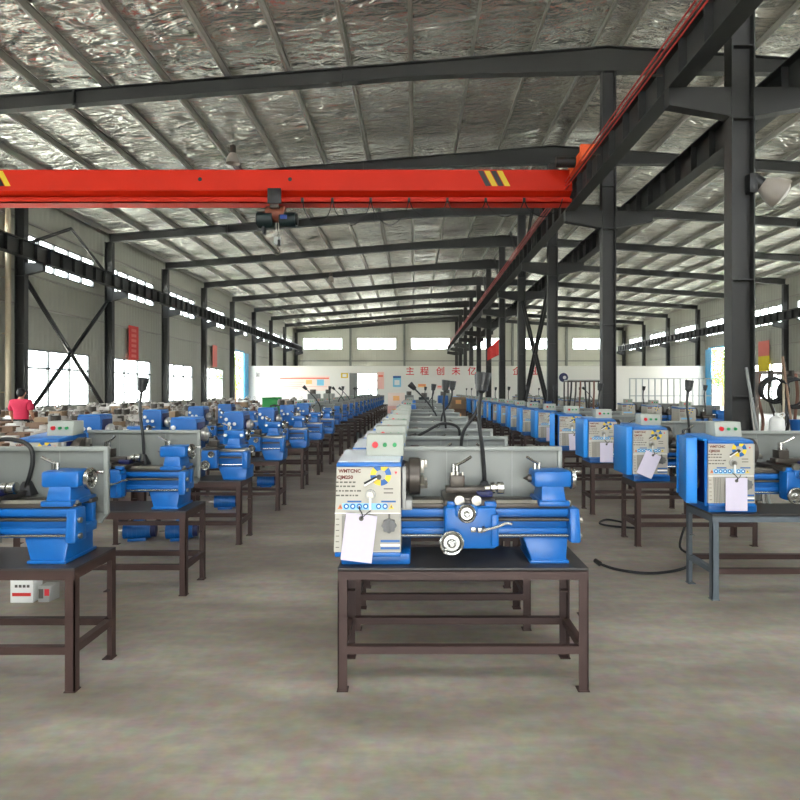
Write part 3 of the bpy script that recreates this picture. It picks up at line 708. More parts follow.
def chuck():
    b = MB(); y, z = .2, .455
    b.lathe((.37, y, z), (1, 0, 0), [(0, .085), (.025, .085), (.025, .1), (.03, .104), (.085, .104), (.09, .1), (.092, .03), (.07, .025)], 'dark_steel', 32)
    j = []
    for k in range(3):
        a = R(90+120*k); c = Vector((.46, y+.055*math.cos(a), z+.055*math.sin(a)))
        M = Matrix.Translation(c) @ Matrix.Rotation(a, 4, 'X')
        m = MB(); m.box(0, .022, -.035, .04, -.014, .014, 'steel', .002, M=M).box(.022, .04, -.005, .04, -.012, .012, 'steel', .002, M=M); j.append(('jaw', m.mesh('jaw')))
    return ('chuck', b.mesh('chuck'), j)
def splash(dx):
    b = MB(); x0, x1 = .36, 1.315+dx; y = .42
    b.box(x0, x1, y, y+.008, .2, .60, 'splash')
    b.box(x0, x1, y-.022, y+.012, .578, .604, 'splash_rim', .004)
    b.hexa([(x1-.024, y-.02, .2), (x1, y-.02, .2), (x1, y+.012, .2), (x1-.024, y+.012, .2), (x1-.024, y-.022, .60), (x1, y-.022, .60), (x1, y+.012, .60), (x1-.024, y+.012, .60)], 'splash_rim', .003)
    b.hexa([(x0, .34, .16), (x1, .34, .16), (x1, y+.008, .2), (x0, y+.008, .2), (x0, .34, .17), (x1, .34, .17), (x1, y+.008, .21), (x0, y+.008, .21)], 'splash')
    for x in (.62, x1-.3): b.box(x, x+.004, y-.002, y, .21, .575, 'splash_rim')
    b.box(.6, .66, y+.008, y+.014, .02, .3, 'splash').box(x1-.2, x1-.14, y+.008, y+.014, .02, .3, 'splash')
    return b.mesh('splash_guard')
def bed(dx):
    b = MB(); x0, x1 = .35, 1.325+dx
    b.box(x0, x1-.03, .10, .16, .292, .316, 'dark_steel', .003).box(x0, x1-.03, .26, .33, .292, .316, 'dark_steel', .003)
    b.prism([(.115, .316), (.145, .316), (.13, .332)], 'x', x0, x1-.03, 'steel')
    b.box(x0, x1-.03, .11, .15, .17, .294, 'blue_paint', .004).box(x0, x1-.03, .27, .31, .17, .294, 'blue_paint', .004)
    b.box(x0, x1-.03, .095, .325, .13, .185, 'blue_paint', .008)
    x = x0+.12
    while x < x1-.1: b.box(x, x+.03, .14, .28, .185, .29, 'blue_paint'); x += .2
    b.box(x0, x1-.04, .085, .10, .255, .29, 'blue_paint', .003).box(x0, x1-.05, .10, .112, .232, .240, 'black')
    return b.mesh('bed')
def end_bracket(dx):
    b = MB(); x = 1.27+dx
    b.hexa([(x, .03, .115), (x+.06, .03, .115), (x+.06, .15, .115), (x, .15, .115), (x, .05, .30), (x+.055, .05, .30), (x+.055, .15, .30), (x, .15, .30)], 'blue_paint', .012)
    for z in (.235, .15): b.cyl((x+.05, .072, z), (x+.072, .072, z), .016, 'steel', 12)
    return b.mesh('end_bracket')
def rods(dx):
    return [('lead_screw', MB().cyl((.355, .072, .235), (1.28+dx, .072, .235), .0095, 'dark_steel', 10).mesh('lead_screw')), ('feed_rod', MB().cyl((.355, .066, .15), (1.28+dx, .066, .15), .008, 'chrome', 10).mesh('feed_rod'))]
def pedestal(dx):
    b = MB(); x = 1.0+dx
    b.hexa([(x+.07, .06, 0), (x+.255, .06, 0), (x+.255, .36, 0), (x+.07, .36, 0), (x+.02, .08, .14), (x+.27, .08, .14), (x+.27, .33, .14), (x+.02, .33, .14)], 'blue_paint', .012)
    b.box(x+.055, x+.268, .05, .37, 0, .018, 'blue_paint', .005)
    return b.mesh('pedestal')
def wheel(c, d, r, m='chrome', handle=True):
    b = MB(); c = Vector(c); d = Vector(d).normalized()
    b.lathe(c, d, [(0, r*.55), (.006, r*.9), (.012, r), (.028, r), (.034, r*.9), (.032, r*.78), (.018, r*.66), (.018, r*.36), (.04, r*.32), (.046, r*.2), (.046, 0)], m, 28)
    if handle:
        s = d.orthogonal().normalized()*r*.74; p = c+s+d*.03; b.lathe(p, d, [(0, .006), (.01, .009), (.04, .011), (.05, .007), (.05, 0)], 'chrome', 12)
    return b
def carriage(cx):
    o = []
    b = MB(); b.box(.585+cx, .865+cx, .0, .36, .318, .352, 'dark_steel', .006).box(.60+cx, .65+cx, -.02, .0, .318, .352, 'blue_paint', .01).box(.80+cx, .865+cx, -.02, .02, .31, .35, 'blue_paint', .01)
    o.append(('saddle', b.mesh('saddle')))
    b = MB(); b.box(.585+cx, .86+cx, -.05, .06, .105, .325, 'blue_paint', .016)
    b.box(.83+cx, .872+cx, -.06, .02, .12, .29, 'blue_paint', .01).cyl((.62+cx, -.05, .155), (.62+cx, -.085, .155), .022, 'steel', 14).cyl((.70+cx, -.05, .30), (.70+cx, -.075, .30), .024, 'blue_paint', 16)
    b.box(.64+cx, .76+cx, -.06, .02, .275, .335, 'blue_paint', .012)
    subs = [('handwheel', wheel((.62+cx, -.085, .152), (0, -1, 0), .064).mesh('handwheel')), ('handwheel', wheel((.70+cx, -.07, .30), (0, -1, 0), .048, 'chrome', False).mesh('handwheel'))]
    l = MB(); l.box(.722+cx, .752+cx, -.068, -.05, .198, .224, 'chrome', .003).box(.757+cx, .785+cx, -.074, -.05, .196, .224, 'chrome', .004).cyl((.79+cx, -.05, .215), (.79+cx, -.09, .215), .012, 'dark_steel', 12).tube([(.785+cx, -.085, .212), (.86+cx, -.085, .232), (.905+cx, -.085, .25), (.935+cx, -.085, .246)], .0075, 'chrome', 8, 3)
    subs.append(('feed_lever', l.mesh('feed_lever')))
    o.append(('apron_box', b.mesh('apron_box'), subs))
    b = MB(); b.box(.655+cx, .76+cx, -.02, .34, .352, .37, 'dark_steel', .004)
    for x in (.665, .755): b.lathe((x+cx, -.02, .358), (0, -1, 0), [(0, .028), (.012, .03), (.02, .026), (.022, 0)], 'steel', 20)
    o.append(('cross_slide', b.mesh('cross_slide')))
    b = MB(); b.box(.60+cx, .82+cx, .12, .2, .37, .405, 'dark_steel', .005).box(.77+cx, .86+cx, .10, .22, .352, .385, 'navy_and_shaded_blue', .006)
    w = MB(); w.cyl((.82+cx, .16, .39), (.86+cx, .16, .395), .018, 'steel', 12).lathe((.85+cx, .16, .395), (1, 0, 0), [(0, .022), (.004, .03), (.028, .03), (.03, .02), (.04, .02), (.042, .034), (.075, .034), (.078, .028), (.079, 0)], 'chrome', 20)
    o.append(('compound_slide', b.mesh('compound_slide'), [('slide_handle', w.mesh('slide_handle'))]))
    b = MB(); b.box(.625+cx, .705+cx, .115, .205, .405, .47, 'dark_steel', .004)
    for x in (.635, .665, .695): b.cyl((x+cx, .125, .47), (x+cx, .125, .487), .006, 'steel', 6)
    w = MB(); w.cyl((.665+cx, .16, .47), (.665+cx, .16, .53), .015, 'chrome', 14).tube([(.665+cx, .15, .525), (.70+cx, .13, .545), (.74+cx, .11, .575)], .0085, 'chrome', 8, 3).cyl((.645+cx, .15, .47), (.645+cx, .15, .53), .009, 'chrome', 10)
    o.append(('tool_post', b.mesh('tool_post'), [('clamp_lever', w.mesh('clamp_lever'))]))
    return o
def tailstock(dx, knobs=False, zo=0., xo=0.):
    x = 1.06+dx+xo; b = MB()
    b.box(x+.02, x+.19, .08, .34, .316+zo, .345+zo, 'blue_paint', .006)
    b.hexa([(x+.035, .10, .34+zo), (x+.175, .10, .34+zo), (x+.175, .32, .34+zo), (x+.035, .32, .34+zo), (x+.045, .12, .425+zo), (x+.165, .12, .425+zo), (x+.165, .29, .425+zo), (x+.045, .29, .425+zo)], 'blue_paint', .008)
    b.box(x, x+.21, .115, .285, .415+zo, .505+zo, 'blue_paint', .016)
    b.cyl((x-.02, .2, .455+zo), (x, .2, .455+zo), .022, 'dark_steel', 16).lathe((x-.02, .2, .455+zo), (-1, 0, 0), [(0, .014), (.03, 0)], 'dark_steel', 14)
    if knobs:
        for dx_ in (.02, .19): b.cyl((x+dx_, .115, .455+zo), (x+dx_, .085, .455+zo), .016, 'knob_white', 12)
    hw = wheel((x+.21, .2, .455+zo), (1, 0, 0), .062); hw.cyl((x+.2, .2, .455+zo), (x+.215, .2, .455+zo), .03, 'steel', 14)
    l = MB(); l.cyl((x+.045, .2, .505+zo), (x+.045, .2, .545+zo), .011, 'chrome', 12).cyl((x+.02, .2, .505+zo), (x+.02, .2, .54+zo), .009, 'chrome', 10).tube([(x+.045, .2, .535+zo), (x+.01, .185, .555+zo), (x-.03, .17, .58+zo)], .008, 'chrome', 8, 3)
    return ('tailstock', b.mesh('tailstock'), [('handwheel', hw.mesh('handwheel')), ('lock_lever', l.mesh('lock_lever'))])
def lamp(kind, px):
    """gooseneck work lamp; px = local x of its foot"""
    b = MB(); h = MB(); y = .385
    if kind == 'up': path = [(px, y, .35), (px, y, .44), (px-.012, y, .60), (px-.028, y, .72), (px-.03, y, .83), (px-.016, y, .94)]
    elif kind == 'sway': path = [(px, y, .35), (px+.0, y, .50), (px+.02, y, .64), (px+.10, y, .76), (px+.135, y, .86), (px+.14, y, .95)]
    elif kind == 'lean': path = [(px, y, .35), (px-.01, y, .55), (px-.14, y, .75), (px-.26, y-.02, .88), (px-.34, y-.03, .96)]
    else: path = [(px, y-.02, .35), (px+.05, y-.03, .52), (px+.03, y-.05, .625), (px-.10, y-.08, .655), (px-.24, y-.12, .59), (px-.32, y-.14, .55)]
    b.tube(path, .0125, 'black', 10, 6); b.hexa([(px-.05, y-.05, .318), (px+.05, y-.05, .318), (px+.05, y+.03, .318), (px-.05, y+.03, .318), (px-.018, y-.02, .40), (px+.018, y-.02, .40), (px+.018, y+.015, .40), (px-.018, y+.015, .40)], 'rubber', .004)
    d = (Vector(path[-1])-Vector(path[-2])).normalized(); e = Vector(path[-1])
    h.lathe(e-d*.015, d, [(0, .014), (.012, .024), (.016, .034), (.045, .036), (.05, .036), (.05, .039), (.12, .047), (.125, .046), (.12, .042), (.10, .03), (.10, 0)], 'black', 22)
    return ('work_lamp', b.mesh('work_lamp'), [('lamp_shade', h.mesh('lamp_shade'))])

def lathe_spec(short=False, lid='lid_sky_sheen', cover=None, lmp='up', guard=True):
    dx = -.2 if short else 0.; cx = -.06 if short else 0.
    s = []
    s.append(('headstock', memo(('hs', lid), lambda: headstock(lid, False))))
    s.append(('front_panel', memo('panel', lambda: panel_mesh(True)), memo('panelsubs', lambda: panel_subs(True))))
    if cover: s += memo(('cov', cover), lambda: end_cover(cover))
    s.append(memo('cbox', control_box)); s.append(memo('chuck', chuck))
    s.append(('bed', memo(('bed', dx), lambda: bed(dx)))); s.append(('end_bracket', memo(('eb', dx), lambda: end_bracket(dx))))
    s += memo(('rods', dx), lambda: rods(dx)); s.append(('pedestal', memo(('ped', dx), lambda: pedestal(dx))))
    s += memo(('car', cx), lambda: carriage(cx)); s.append(memo(('ts', dx), lambda: tailstock(dx, False, -.012, .03)))
    if guard: s.append(('splash_guard', memo(('sg', dx), lambda: splash(dx))))
    if lmp: s.append(memo(('lamp', lmp, cx), lambda: lamp(lmp, .845+cx*1.3)))
    return s
# far lathes: the same machine with fewer separate pieces
def far_spec(cover, lmp, lid):
    def body():
        b = MB()
        b.box(.35, 1.1, .10, .33, .14, .316, 'blue_paint', .006).box(.35, 1.1, .10, .33, .312, .318, 'dark_steel'); b.box(1.07, 1.13, .03, .15, .115, .30, 'blue_paint', .01)
        b.cyl((.35, .07, .15), (1.08, .07, .15), .009, 'chrome', 6).cyl((.35, .075, .235), (1.08, .075, .235), .01, 'dark_steel', 6); return b.mesh('bed')
    def pan():
        b = MB(); w = .353
        b.hexa([Pf(0, .085, .002), Pf(w, .085, .002), Pf(w, .085)+Vector((0, .03, 0)), Pf(0, .085)+Vector((0, .03, 0)), Pf(.012, .532, .002), Pf(w, .532, .002), Pf(w, .532)+Vector((0, .03, 0)), Pf(.012, .532)+Vector((0, .03, 0))], 'panel')
        rect(b, .04, w, .09, .288, 'panel_low', .004); u, v = UV(381, 474.5)
        for i in range(8): disc(b, u, v, .056, 'd_yellow' if i % 2 else 'd_blue', .005, .027, i*PI/4, (i+1)*PI/4, 16)
        u, v = UV(343, 508.5); rect(b, u, u+.24, v, v+.034, 'd_lblue', .005); rect(b, .02, .13, .505, .524, 'text_brown', .005); rect(b, .02, .12, .475, .492, 'text_brown', .005)
        for k in range(4): rect(b, .02, .12, .36+k*.027, .367+k*.027, 'text_dark', .005)
        u, v = UV(389.5, 523.5); b.cyl(Pf(u, v), Pf(u, v, .03), .036, 'grey_knob', 10); u, v = UV(371, 493.5); b.cyl(Pf(u, v), Pf(u, v, .03), .026, 'steel', 10)
        return b.mesh('front_panel')
    def ch():
        return MB().lathe((.37, .2, .455), (1, 0, 0), [(0, .085), (.025, .085), (.025, .104), (.09, .104), (.09, .03), (.11, .03), (.11, 0)], 'dark_steel', 16).mesh('chuck')
    def car():
        b = MB(); b.box(.53, .80, .0, .36, .318, .37, 'dark_steel', .004).box(.56, .78, .12, .2, .37, .405, 'dark_steel').box(.565, .645, .115, .205, .405, .47, 'dark_steel').cyl((.605, .16, .47), (.605, .16, .53), .015, 'chrome', 8)
        b.tube([(.605, .15, .525), (.68, .11, .575)], .009, 'chrome', 5).cyl((.79, .16, .395), (.87, .16, .395), .033, 'chrome', 10); return b.mesh('carriage')
    def ap():
        b = MB(); b.box(.525, .80, -.05, .06, .105, .325, 'blue_paint', .012)
        b.lathe((.56, -.05, .152), (0, -1, 0), [(0, .03), (.03, .064), (.06, .064), (.06, .0)], 'chrome', 14).lathe((.64, -.05, .30), (0, -1, 0), [(0, .03), (.03, .048), (.05, .048), (.05, 0)], 'chrome', 12); return b.mesh('apron_box')
    def tail():
        b = MB(); x = .86; b.box(x+.02, x+.19, .08, .34, .316, .42, 'blue_paint', .006).box(x, x+.21, .115, .285, .415, .505, 'blue_paint', .012)
        b.lathe((x+.21, .2, .455), (1, 0, 0), [(0, .03), (.012, .062), (.03, .062), (.04, .02), (.04, 0)], 'chrome', 14).cyl((x+.045, .2, .505), (x+.045, .2, .545), .011, 'chrome', 6).tube([(x+.045, .2, .535), (x-.03, .17, .58)], .009, 'chrome', 5); return b.mesh('tailstock')
    def cb():
        b = MB(); b.box(.155, .365, .18, .34, .575, .69, 'box_grey', .006)
        for x, m in ((.205, 'red_button'), (.26, 'green_button'), (.315, 'green_button')): b.cyl((x, .185, .636), (x, .17, .636), .016, m, 8)
        return b.mesh('control_box')
    def lm():
        t = lamp(lmp, .77); return t
    s = [('headstock', memo(('hs', lid), lambda: headstock(lid, False))), ('front_panel', memo('fpan', pan)), ('control_box', memo('fcb', cb)), ('chuck', memo('fch', ch)), ('bed', memo('fbed', body)),
         ('pedestal', memo(('ped', -.2), lambda: pedestal(-.2))), ('carriage', memo('fcar', car)), ('apron_box', memo('fap', ap)), ('tailstock', memo('ftail', tail)), ('splash_guard', memo(('sg', -.2), lambda: splash(-.2)))]
    if cover: s += memo(('cov', cover), lambda: end_cover(cover))
    if lmp: s.append(memo(('lampf', lmp), lm))
    return s
# compact lathe with an all-blue headstock
def compact_spec():
    s = []
    def hs():
        b = MB(); b.box(0, .27, .06, .36, .17, .64, 'blue_paint', .014).box(.01, .26, .07, .35, .64, .655, 'lid_blue', .004).box(.02, .27, .04, .36, 0, .18, 'blue_paint', .014)
        b.box(.27, .285, .10, .32, .40, .60, 'navy_and_shaded_blue', .004); return b.mesh('headstock')
    s.append(('headstock', memo('c_hs', hs), memo('c_kn', lambda: [('knob', MB().lathe((x, .06, z), (0, -1, 0), [(0, .012), (.02, .012), (.022, .022), (.036, .024), (.046, .016), (.047, 0)], 'knob_white', 14).mesh('knob')) for x, z in ((.05, .55), (.09, .49), (.16, .49))])))
    s.append(('chuck', memo('c_ch', lambda: MB().lathe((.285, .2, .47), (1, 0, 0), [(0, .06), (.02, .06), (.02, .074), (.05, .076), (.055, .07), (.056, .03), (.08, .028), (.08, 0)], 'machined', 24).mesh('chuck'))))
    def bd():
        b = MB(); b.box(.27, .78, .10, .17, .292, .316, 'steel', .003).box(.27, .78, .25, .32, .292, .316, 'steel', .003).box(.27, .78, .11, .31, .13, .294, 'blue_paint', .01).box(.27, .80, .085, .11, .25, .28, 'blue_paint', .004)
        b.box(.76, .82, .03, .16, .12, .30, 'blue_paint', .014); return b.mesh('bed')
    s.append(('bed', memo('c_bd', bd)))
    s.append(('feed_rod', memo('c_fr', lambda: MB().cyl((.27, .066, .16), (.77, .066, .16), .008, 'chrome', 8).cyl((.27, .07, .235), (.77, .07, .235), .009, 'dark_steel', 8).mesh('feed_rod'))))
    s.append(('pedestal', memo('c_pd', lambda: MB().hexa([(.56, .05, 0), (.80, .05, 0), (.80, .36, 0), (.56, .36, 0), (.50, .07, .14), (.81, .07, .14), (.81, .33, .14), (.50, .33, .14)], 'blue_paint', .014).mesh('pedestal'))))
    def ap():
        b = MB(); b.box(.36, .52, -.03, .06, .13, .32, 'blue_paint', .014).box(.36, .52, .0, .34, .316, .345, 'dark_steel', .004).box(.40, .48, .1, .2, .345, .41, 'dark_steel', .004).cyl((.44, .15, .41), (.44, .15, .46), .012, 'chrome', 10); return b.mesh('apron_box')
    s.append(('apron_box', memo('c_ap', ap), memo('c_aps', lambda: [('handwheel', wheel((.41, -.03, .17), (0, -1, 0), .05).mesh('handwheel')), ('handwheel', wheel((.47, -.03, .28), (0, -1, 0), .034, 'chrome', False).mesh('handwheel'))])))
    s.append(memo('c_ts', lambda: tailstock(0, True, .012, -.51)))
    return s

SPX, SPC, SPR, SPF = -3.12, -.41, 2.26, 5.4
LW = 1.32
rows = ('in the row by the parts benches', 'in the middle row', 'in the row before the steel columns', 'in the row beyond the steel columns')
TY = .03                                        # the machine stands this far behind the bench's front edge
def station(x, y, w, spec, lname, llabel, blabel, grey=False):
    bench(w, x, y, blabel, grey)
    return put(lname, spec, (x-.02, y+TY, TH), llabel, 'lathe')
# row by the parts benches
ys = [3.17, 4.66]
station(SPX-.02, ys[0], 1.34, lathe_spec(lmp='arch'), 'bench_lathe', 'large grey guarded lathe with arched work lamp, first by the parts benches', 'brown steel workbench, nearest the camera in the row by the parts benches')
station(SPX, ys[1], 1.34, lathe_spec(lid='lid_blue', lmp='up'), 'bench_lathe', 'grey guarded lathe with straight upright work lamp, second by the parts benches', 'brown steel workbench, second in the row by the parts benches')
for k, y in enumerate((6.2, 7.95, 9.7, 11.3, 12.9)):
    bench(LW, SPX, y, 'brown steel workbench, %s in the row by the parts benches' % ORD[k+2])
    put('compact_lathe', compact_spec(), (-2.57, y+TY, TH), 'compact all-blue lathe with three white knobs, %s among the compact ones' % (ORD[k] if k else 'nearest'), 'lathe')
    if k < 4: put('compact_lathe', compact_spec(), (-3.98 if k else -3.95, y+.75, TH), 'compact all-blue lathe on the bench behind the inner row, %s of four' % (ORD[k] if k else 'first'), 'lathe'); bench(.9, -4.02, y+.72, 'small brown steel workbench behind the inner row, %s of four' % (ORD[k] if k else 'first'))
lamps = ('lean', 'up', 'sway', 'lean', 'lean', 'up', 'arch', 'lean')
for k in range(15):
    y = 14.6+1.75*k
    station(SPX, y, LW, far_spec('closed' if k % 3 else None, lamps[k % 8], 'lid_blue'), 'bench_lathe', 'blue grey lathe far along the parts bench row, %s past the compact ones' % (ORD[k] if k else 'first'), 'brown steel workbench far along the parts bench row, %s past the compact lathes' % (ORD[k] if k else 'first'))
# middle row
ym = [3.18, 3.99, 4.84, 6.0, 7.3, 8.7, 10.2, 11.8, 13.4, 15.0, 16.8, 18.6, 20.4]
ml = ('up', 'sway', 'arch', 'up', 'sway', 'lean', 'up', 'up')
for k, y in enumerate(ym):
    if k == 0: sp = lathe_spec(lmp='up')
    elif k < 8: sp = lathe_spec(True, lmp=ml[k % 8])
    else: sp = far_spec(None, ml[k % 8] if k % 2 else None, 'lid_sky_sheen')
    bench(1.33 if k == 0 else 1.18, SPC, y, ('brown steel workbench under the whole lathe at the front of the middle row' if k == 0 else 'brown steel workbench, %s in the middle row' % ORD[k]))
    if k > 6 and k % 3 == 1: put('compact_lathe', compact_spec(), (SPC+.16, y+TY, TH), 'compact all-blue lathe in the middle row, %s along the row' % ORD[k], 'lathe'); continue
    put('bench_lathe', sp, (SPC-.02, y+TY, TH), 'grey and blue bench lathe with white tag at the front of the middle row' if k == 0 else 'grey and blue bench lathe, %s in the middle row' % ORD[k], 'lathe')
# row before the columns
yr = [4.56]+[4.56+1.57*k for k in range(1, 20)]
for k, y in enumerate(yr):
    cv = 'open' if k in (0, 3) else 'closed'
    if k < 7: sp = lathe_spec(k != 0, lid='lid_blue', cover=cv, lmp='up' if k in (1, 3, 5) else None)
    else: sp = far_spec('closed' if k % 4 else 'open', 'up' if k % 2 else None, 'lid_blue')
    bench(1.36 if k == 0 else 1.24, SPR, y, ('grey brown steel workbench under the lathe with its end cover open, nearest the steel columns' if k == 0 else 'brown steel workbench, %s in the row before the steel columns' % ORD[k]), k == 0)
    put('bench_lathe', sp, (SPR-.03, y+TY, TH), 'blue and grey tagged lathe with its end cover swung open, first before the columns' if k == 0 else 'blue and grey bench lathe, %s in the row before the steel columns' % (ORD[k] if k else 'first'), 'lathe')
# row beyond the columns
for k, y in enumerate((13.0, 14.8, 16.6, 21.4, 23.2, 25.0, 27.1, 29.0, 31.0, 33.0, 35.0)):
    x = SPF+.35
    bench(1.24, x, y, 'brown steel workbench, %s in the row beyond the steel columns' % (ORD[k] if k else 'first'))
    put('bench_lathe', far_spec(None, 'up' if k % 2 == 0 else ('lean' if k % 3 == 0 else None), 'lid_sky_sheen'), (x-.02, y+TY, TH), 'grey and blue bench lathe, %s in the row beyond the steel columns' % (ORD[k] if k else 'first'), 'lathe')
# tags hanging on the front panels
def tag_mesh():
    b = MB(); w, h = .165, .25
    b.hexa([(-w/2, -.001, -h), (w/2, -.001, -h), (w/2, .001, -h), (-w/2, .001, -h), (-w/2, -.001, 0), (w/2, -.001, 0), (w/2, .001, 0), (-w/2, .001, 0)], 'paper')
    b.lathe((0, -.001, -.022), (0, -1, 0), [(0, .013), (.0015, .013), (.0015, .006)], 'text_dark', 14)
    b.tube([(0, -.004, -.022), (.004, -.008, 0), (-.012, .0, .022), (-.02, .022, .035)], .0035, 'black', 6, 4).tube([(0, -.004, -.022), (.03, .004, .012), (.045, .02, .02)], .0025, 'black', 6, 3)
    return b.mesh('paper_tag')
TG = tag_mesh()
for x, y, z, rz, lb in ((.15, 3.18, .29, -7, 'white paper tag hanging on the front lathe of the middle row'),
                        (.20, yr[0], .28, 0, 'white paper tag hanging on the lathe with the open end cover'),
                        (.20, yr[1], .30, -24, 'tilted white paper tag on the second lathe before the steel columns'),
                        (.22, yr[2], .27, 0, 'white paper tag on the third lathe before the steel columns'),
                        (.22, yr[3], .27, 3, 'white paper tag on the fourth lathe before the steel columns'),
                        (.22, yr[4], .27, 0, 'white paper tag on the fifth lathe before the steel columns')):
    xb = (SPC-.02 if y < 4 else SPR-.03)
    solo('paper_tag', TG, (xb+x, y+TY-.055, TH+z), lb, 'tag', None, (0, R(-rz), 0))

# ------------------------------------------------------------------ things on the floor
c = MB(); c.tube([(PX(685, 6.2), 6.2, .2), (PX(680, 6.0), 6.0, .03), (2.65, 5.7, .012), (2.4, 5.35, .012), (2.05, 5.2, .012), (1.8, 5.3, .012), (1.68, 5.45, .02)], .012, 'rubber', 8, 6).cyl((1.68, 5.45, .02), (1.66, 5.52, .03), .022, 'black', 12)
solo('power_cable', c.mesh('power_cable'), (0, 0, 0), 'black power cable curling over the floor before the open-covered lathe', 'cable')
c = MB(); c.tube([(2.55, 6.9, .012), (2.3, 7.0, .012), (2.2, 7.15, .012), (2.35, 7.35, .014), (2.5, 7.2, .012)], .012, 'rubber', 8, 6)
solo('power_cable', c.mesh('power_cable'), (0, 0, 0), 'short looped black cable under the second bench before the columns', 'cable')
b = MB(); b.box(-.085, .085, -.06, .06, 0, .17, 'd_white', .003); b.box(-.07, .07, -.0615, -.06, .05, .075, 'banner_red')
for k in range(4): b.box(-.05+k*.03, -.03+k*.03, -.0615, -.06, .115, .135, 'text_dark')
solo('small_carton', b.mesh('small_carton'), (PX(25, 4.55), 4.57, 0), 'small white carton with a red band on the floor under the first bench', 'carton')
b = MB(); b.hexa([(-.05, -.05, 0), (.03, -.05, 0), (.05, .06, 0), (-.05, .06, 0), (-.05, -.05, .12), (.05, -.05, .12), (.05, .06, .12), (-.05, .06, .12)], 'd_grey', .004).box(.0, .035, -.0525, -.05, .05, .1, 'char_red').box(-.045, -.01, -.0525, -.05, .03, .1, 'text_dark')
solo('switch_box', b.mesh('switch_box'), (PX(47, 4.55), 4.57, 0), 'small grey switch box with red face on the floor beside the white carton', 'switch box')
def motor_mesh():
    b = MB(); b.cyl((-.15, 0, .1), (.12, 0, .1), .085, 'blue_paint', 18).cyl((.12, 0, .1), (.17, 0, .1), .075, 'navy_and_shaded_blue', 18).cyl((-.15, 0, .1), (-.22, 0, .1), .012, 'steel', 8).box(-.1, .08, -.08, .08, 0, .03, 'blue_paint', .004).box(-.05, .05, -.05, .05, .17, .22, 'blue_paint', .006)
    for k in range(5): b.torus((-.1+.045*k, 0, .1), (1, 0, 0), .086, .004, 'blue_paint', 18, 5)
    return b.mesh('electric_motor')
mo = motor_mesh()
for x, y, lb in ((-2.95, 6.42, 'blue electric motor on the floor under the first compact lathe bench, outer one'), (-2.5, 6.42, 'blue electric motor on the floor under the first compact lathe bench, inner one'), (-2.55, 8.1, 'blue electric motor on the floor under the second compact lathe bench'), (-2.45, 9.9, 'blue electric motor on the floor under the third compact lathe bench')):
    solo('electric_motor', mo, (x, y, 0), lb, 'motor', None, (0, 0, R(12)))

# ------------------------------------------------------------------ parts benches with castings
def pbench_parts(w, d, h):
    out = [('tabletop', MB().box(0, w, 0, d, h-.05, h, 'bench_brown', .005).mesh('tabletop')), ('shelf', MB().box(.06, w-.06, .05, d-.05, .3, .33, 'bench_brown').mesh('shelf'))]
    for x in (.03, w-.09):
        for y in (.03, d-.09): out.append(('leg', MB().box(x, x+.06, y, y+.06, 0, h-.05, 'bench_brown').mesh('leg')))
    return out
PB = pbench_parts(2.4, .8, .8)
kinds = {}
b = MB(); b.box(-.2, .2, -.13, .13, 0, .06, 'cast', .008).box(-.16, -.04, -.1, .1, .06, .26, 'cast', .012).box(.04, .16, -.1, .1, .06, .26, 'cast', .012).lathe((-.17, 0, .18), (1, 0, 0), [(0, .09), (.34, .09)], 'cast_pale', 16); kinds['iron_casting'] = (b.mesh('iron_casting'), .27, 'brown iron headstock casting lying on the parts benches', 'casting')
b = MB(); b.lathe((0, 0, 0), (0, 0, 1), [(0, .17), (.05, .17), (.055, .165), (.055, .09), (.13, .085), (.14, .05), (.06, .045)], 'cast_pale', 22); kinds['flange'] = (b.mesh('flange'), .14, 'pale round flange casting lying on the parts benches', 'flange')
b = MB(); b.box(-.18, .18, -.1, .1, 0, .04, 'cast_rust', .005).box(-.18, -.13, -.1, .1, .04, .24, 'cast_rust', .006).prism([(-.13, .04), (.1, .04), (-.13, .2)], 'y', -.015, .015, 'cast_rust'); kinds['angle_bracket'] = (b.mesh('angle_bracket'), .24, 'rusty angle bracket on the parts benches', 'bracket')
b = MB(); b.box(-.2, .2, -.14, .14, 0, .26, 'carton', .004).box(-.2, .2, -.025, .025, .26, .263, 'd_white'); kinds['cardboard_box'] = (b.mesh('cardboard_box'), .263, 'brown cardboard box on the parts benches', 'box')
b = MB(); b.torus((0, 0, .16), (0, 1, 0), .13, .02, 'machined', 24, 8)
for k in range(3): a = R(90+120*k); b.cyl((0, 0, .16), (.13*math.cos(a), 0, .16+.13*math.sin(a)), .012, 'machined', 8)
b.cyl((0, -.04, .16), (0, .04, .16), .035, 'machined', 12).box(-.06, .06, -.05, .05, 0, .012, 'dark_steel').cyl((0, 0, .0), (0, 0, .05), .012, 'dark_steel', 8); kinds['handwheel'] = (b.mesh('handwheel'), 0, 'pale steel handwheel standing on the parts benches', 'handwheel')
b = MB()
b.box(-.24, .24, -.12, .12, 0, .02, 'wood').box(-.24, .24, -.12, -.1, .02, .14, 'wood').box(-.24, .24, .1, .12, .02, .14, 'wood').box(-.24, -.22, -.1, .1, .02, .14, 'wood').box(.22, .24, -.1, .1, .02, .14, 'wood').box(-.2, .2, -.09, .09, .02, .11, 'cast_pale', .01); kinds['wooden_tray'] = (b.mesh('wooden_tray'), .14, 'shallow wooden tray of parts on the parts benches', 'tray')
b = MB(); b.box(-.26, .26, -.13, .13, 0, .07, 'machined', .006).box(-.24, .24, -.05, .05, .07, .12, 'machined', .006).box(-.2, -.06, -.1, .1, .07, .16, 'cast_pale', .006); kinds['machined_slide'] = (b.mesh('machined_slide'), .16, 'bright machined slide casting on the parts benches', 'casting')
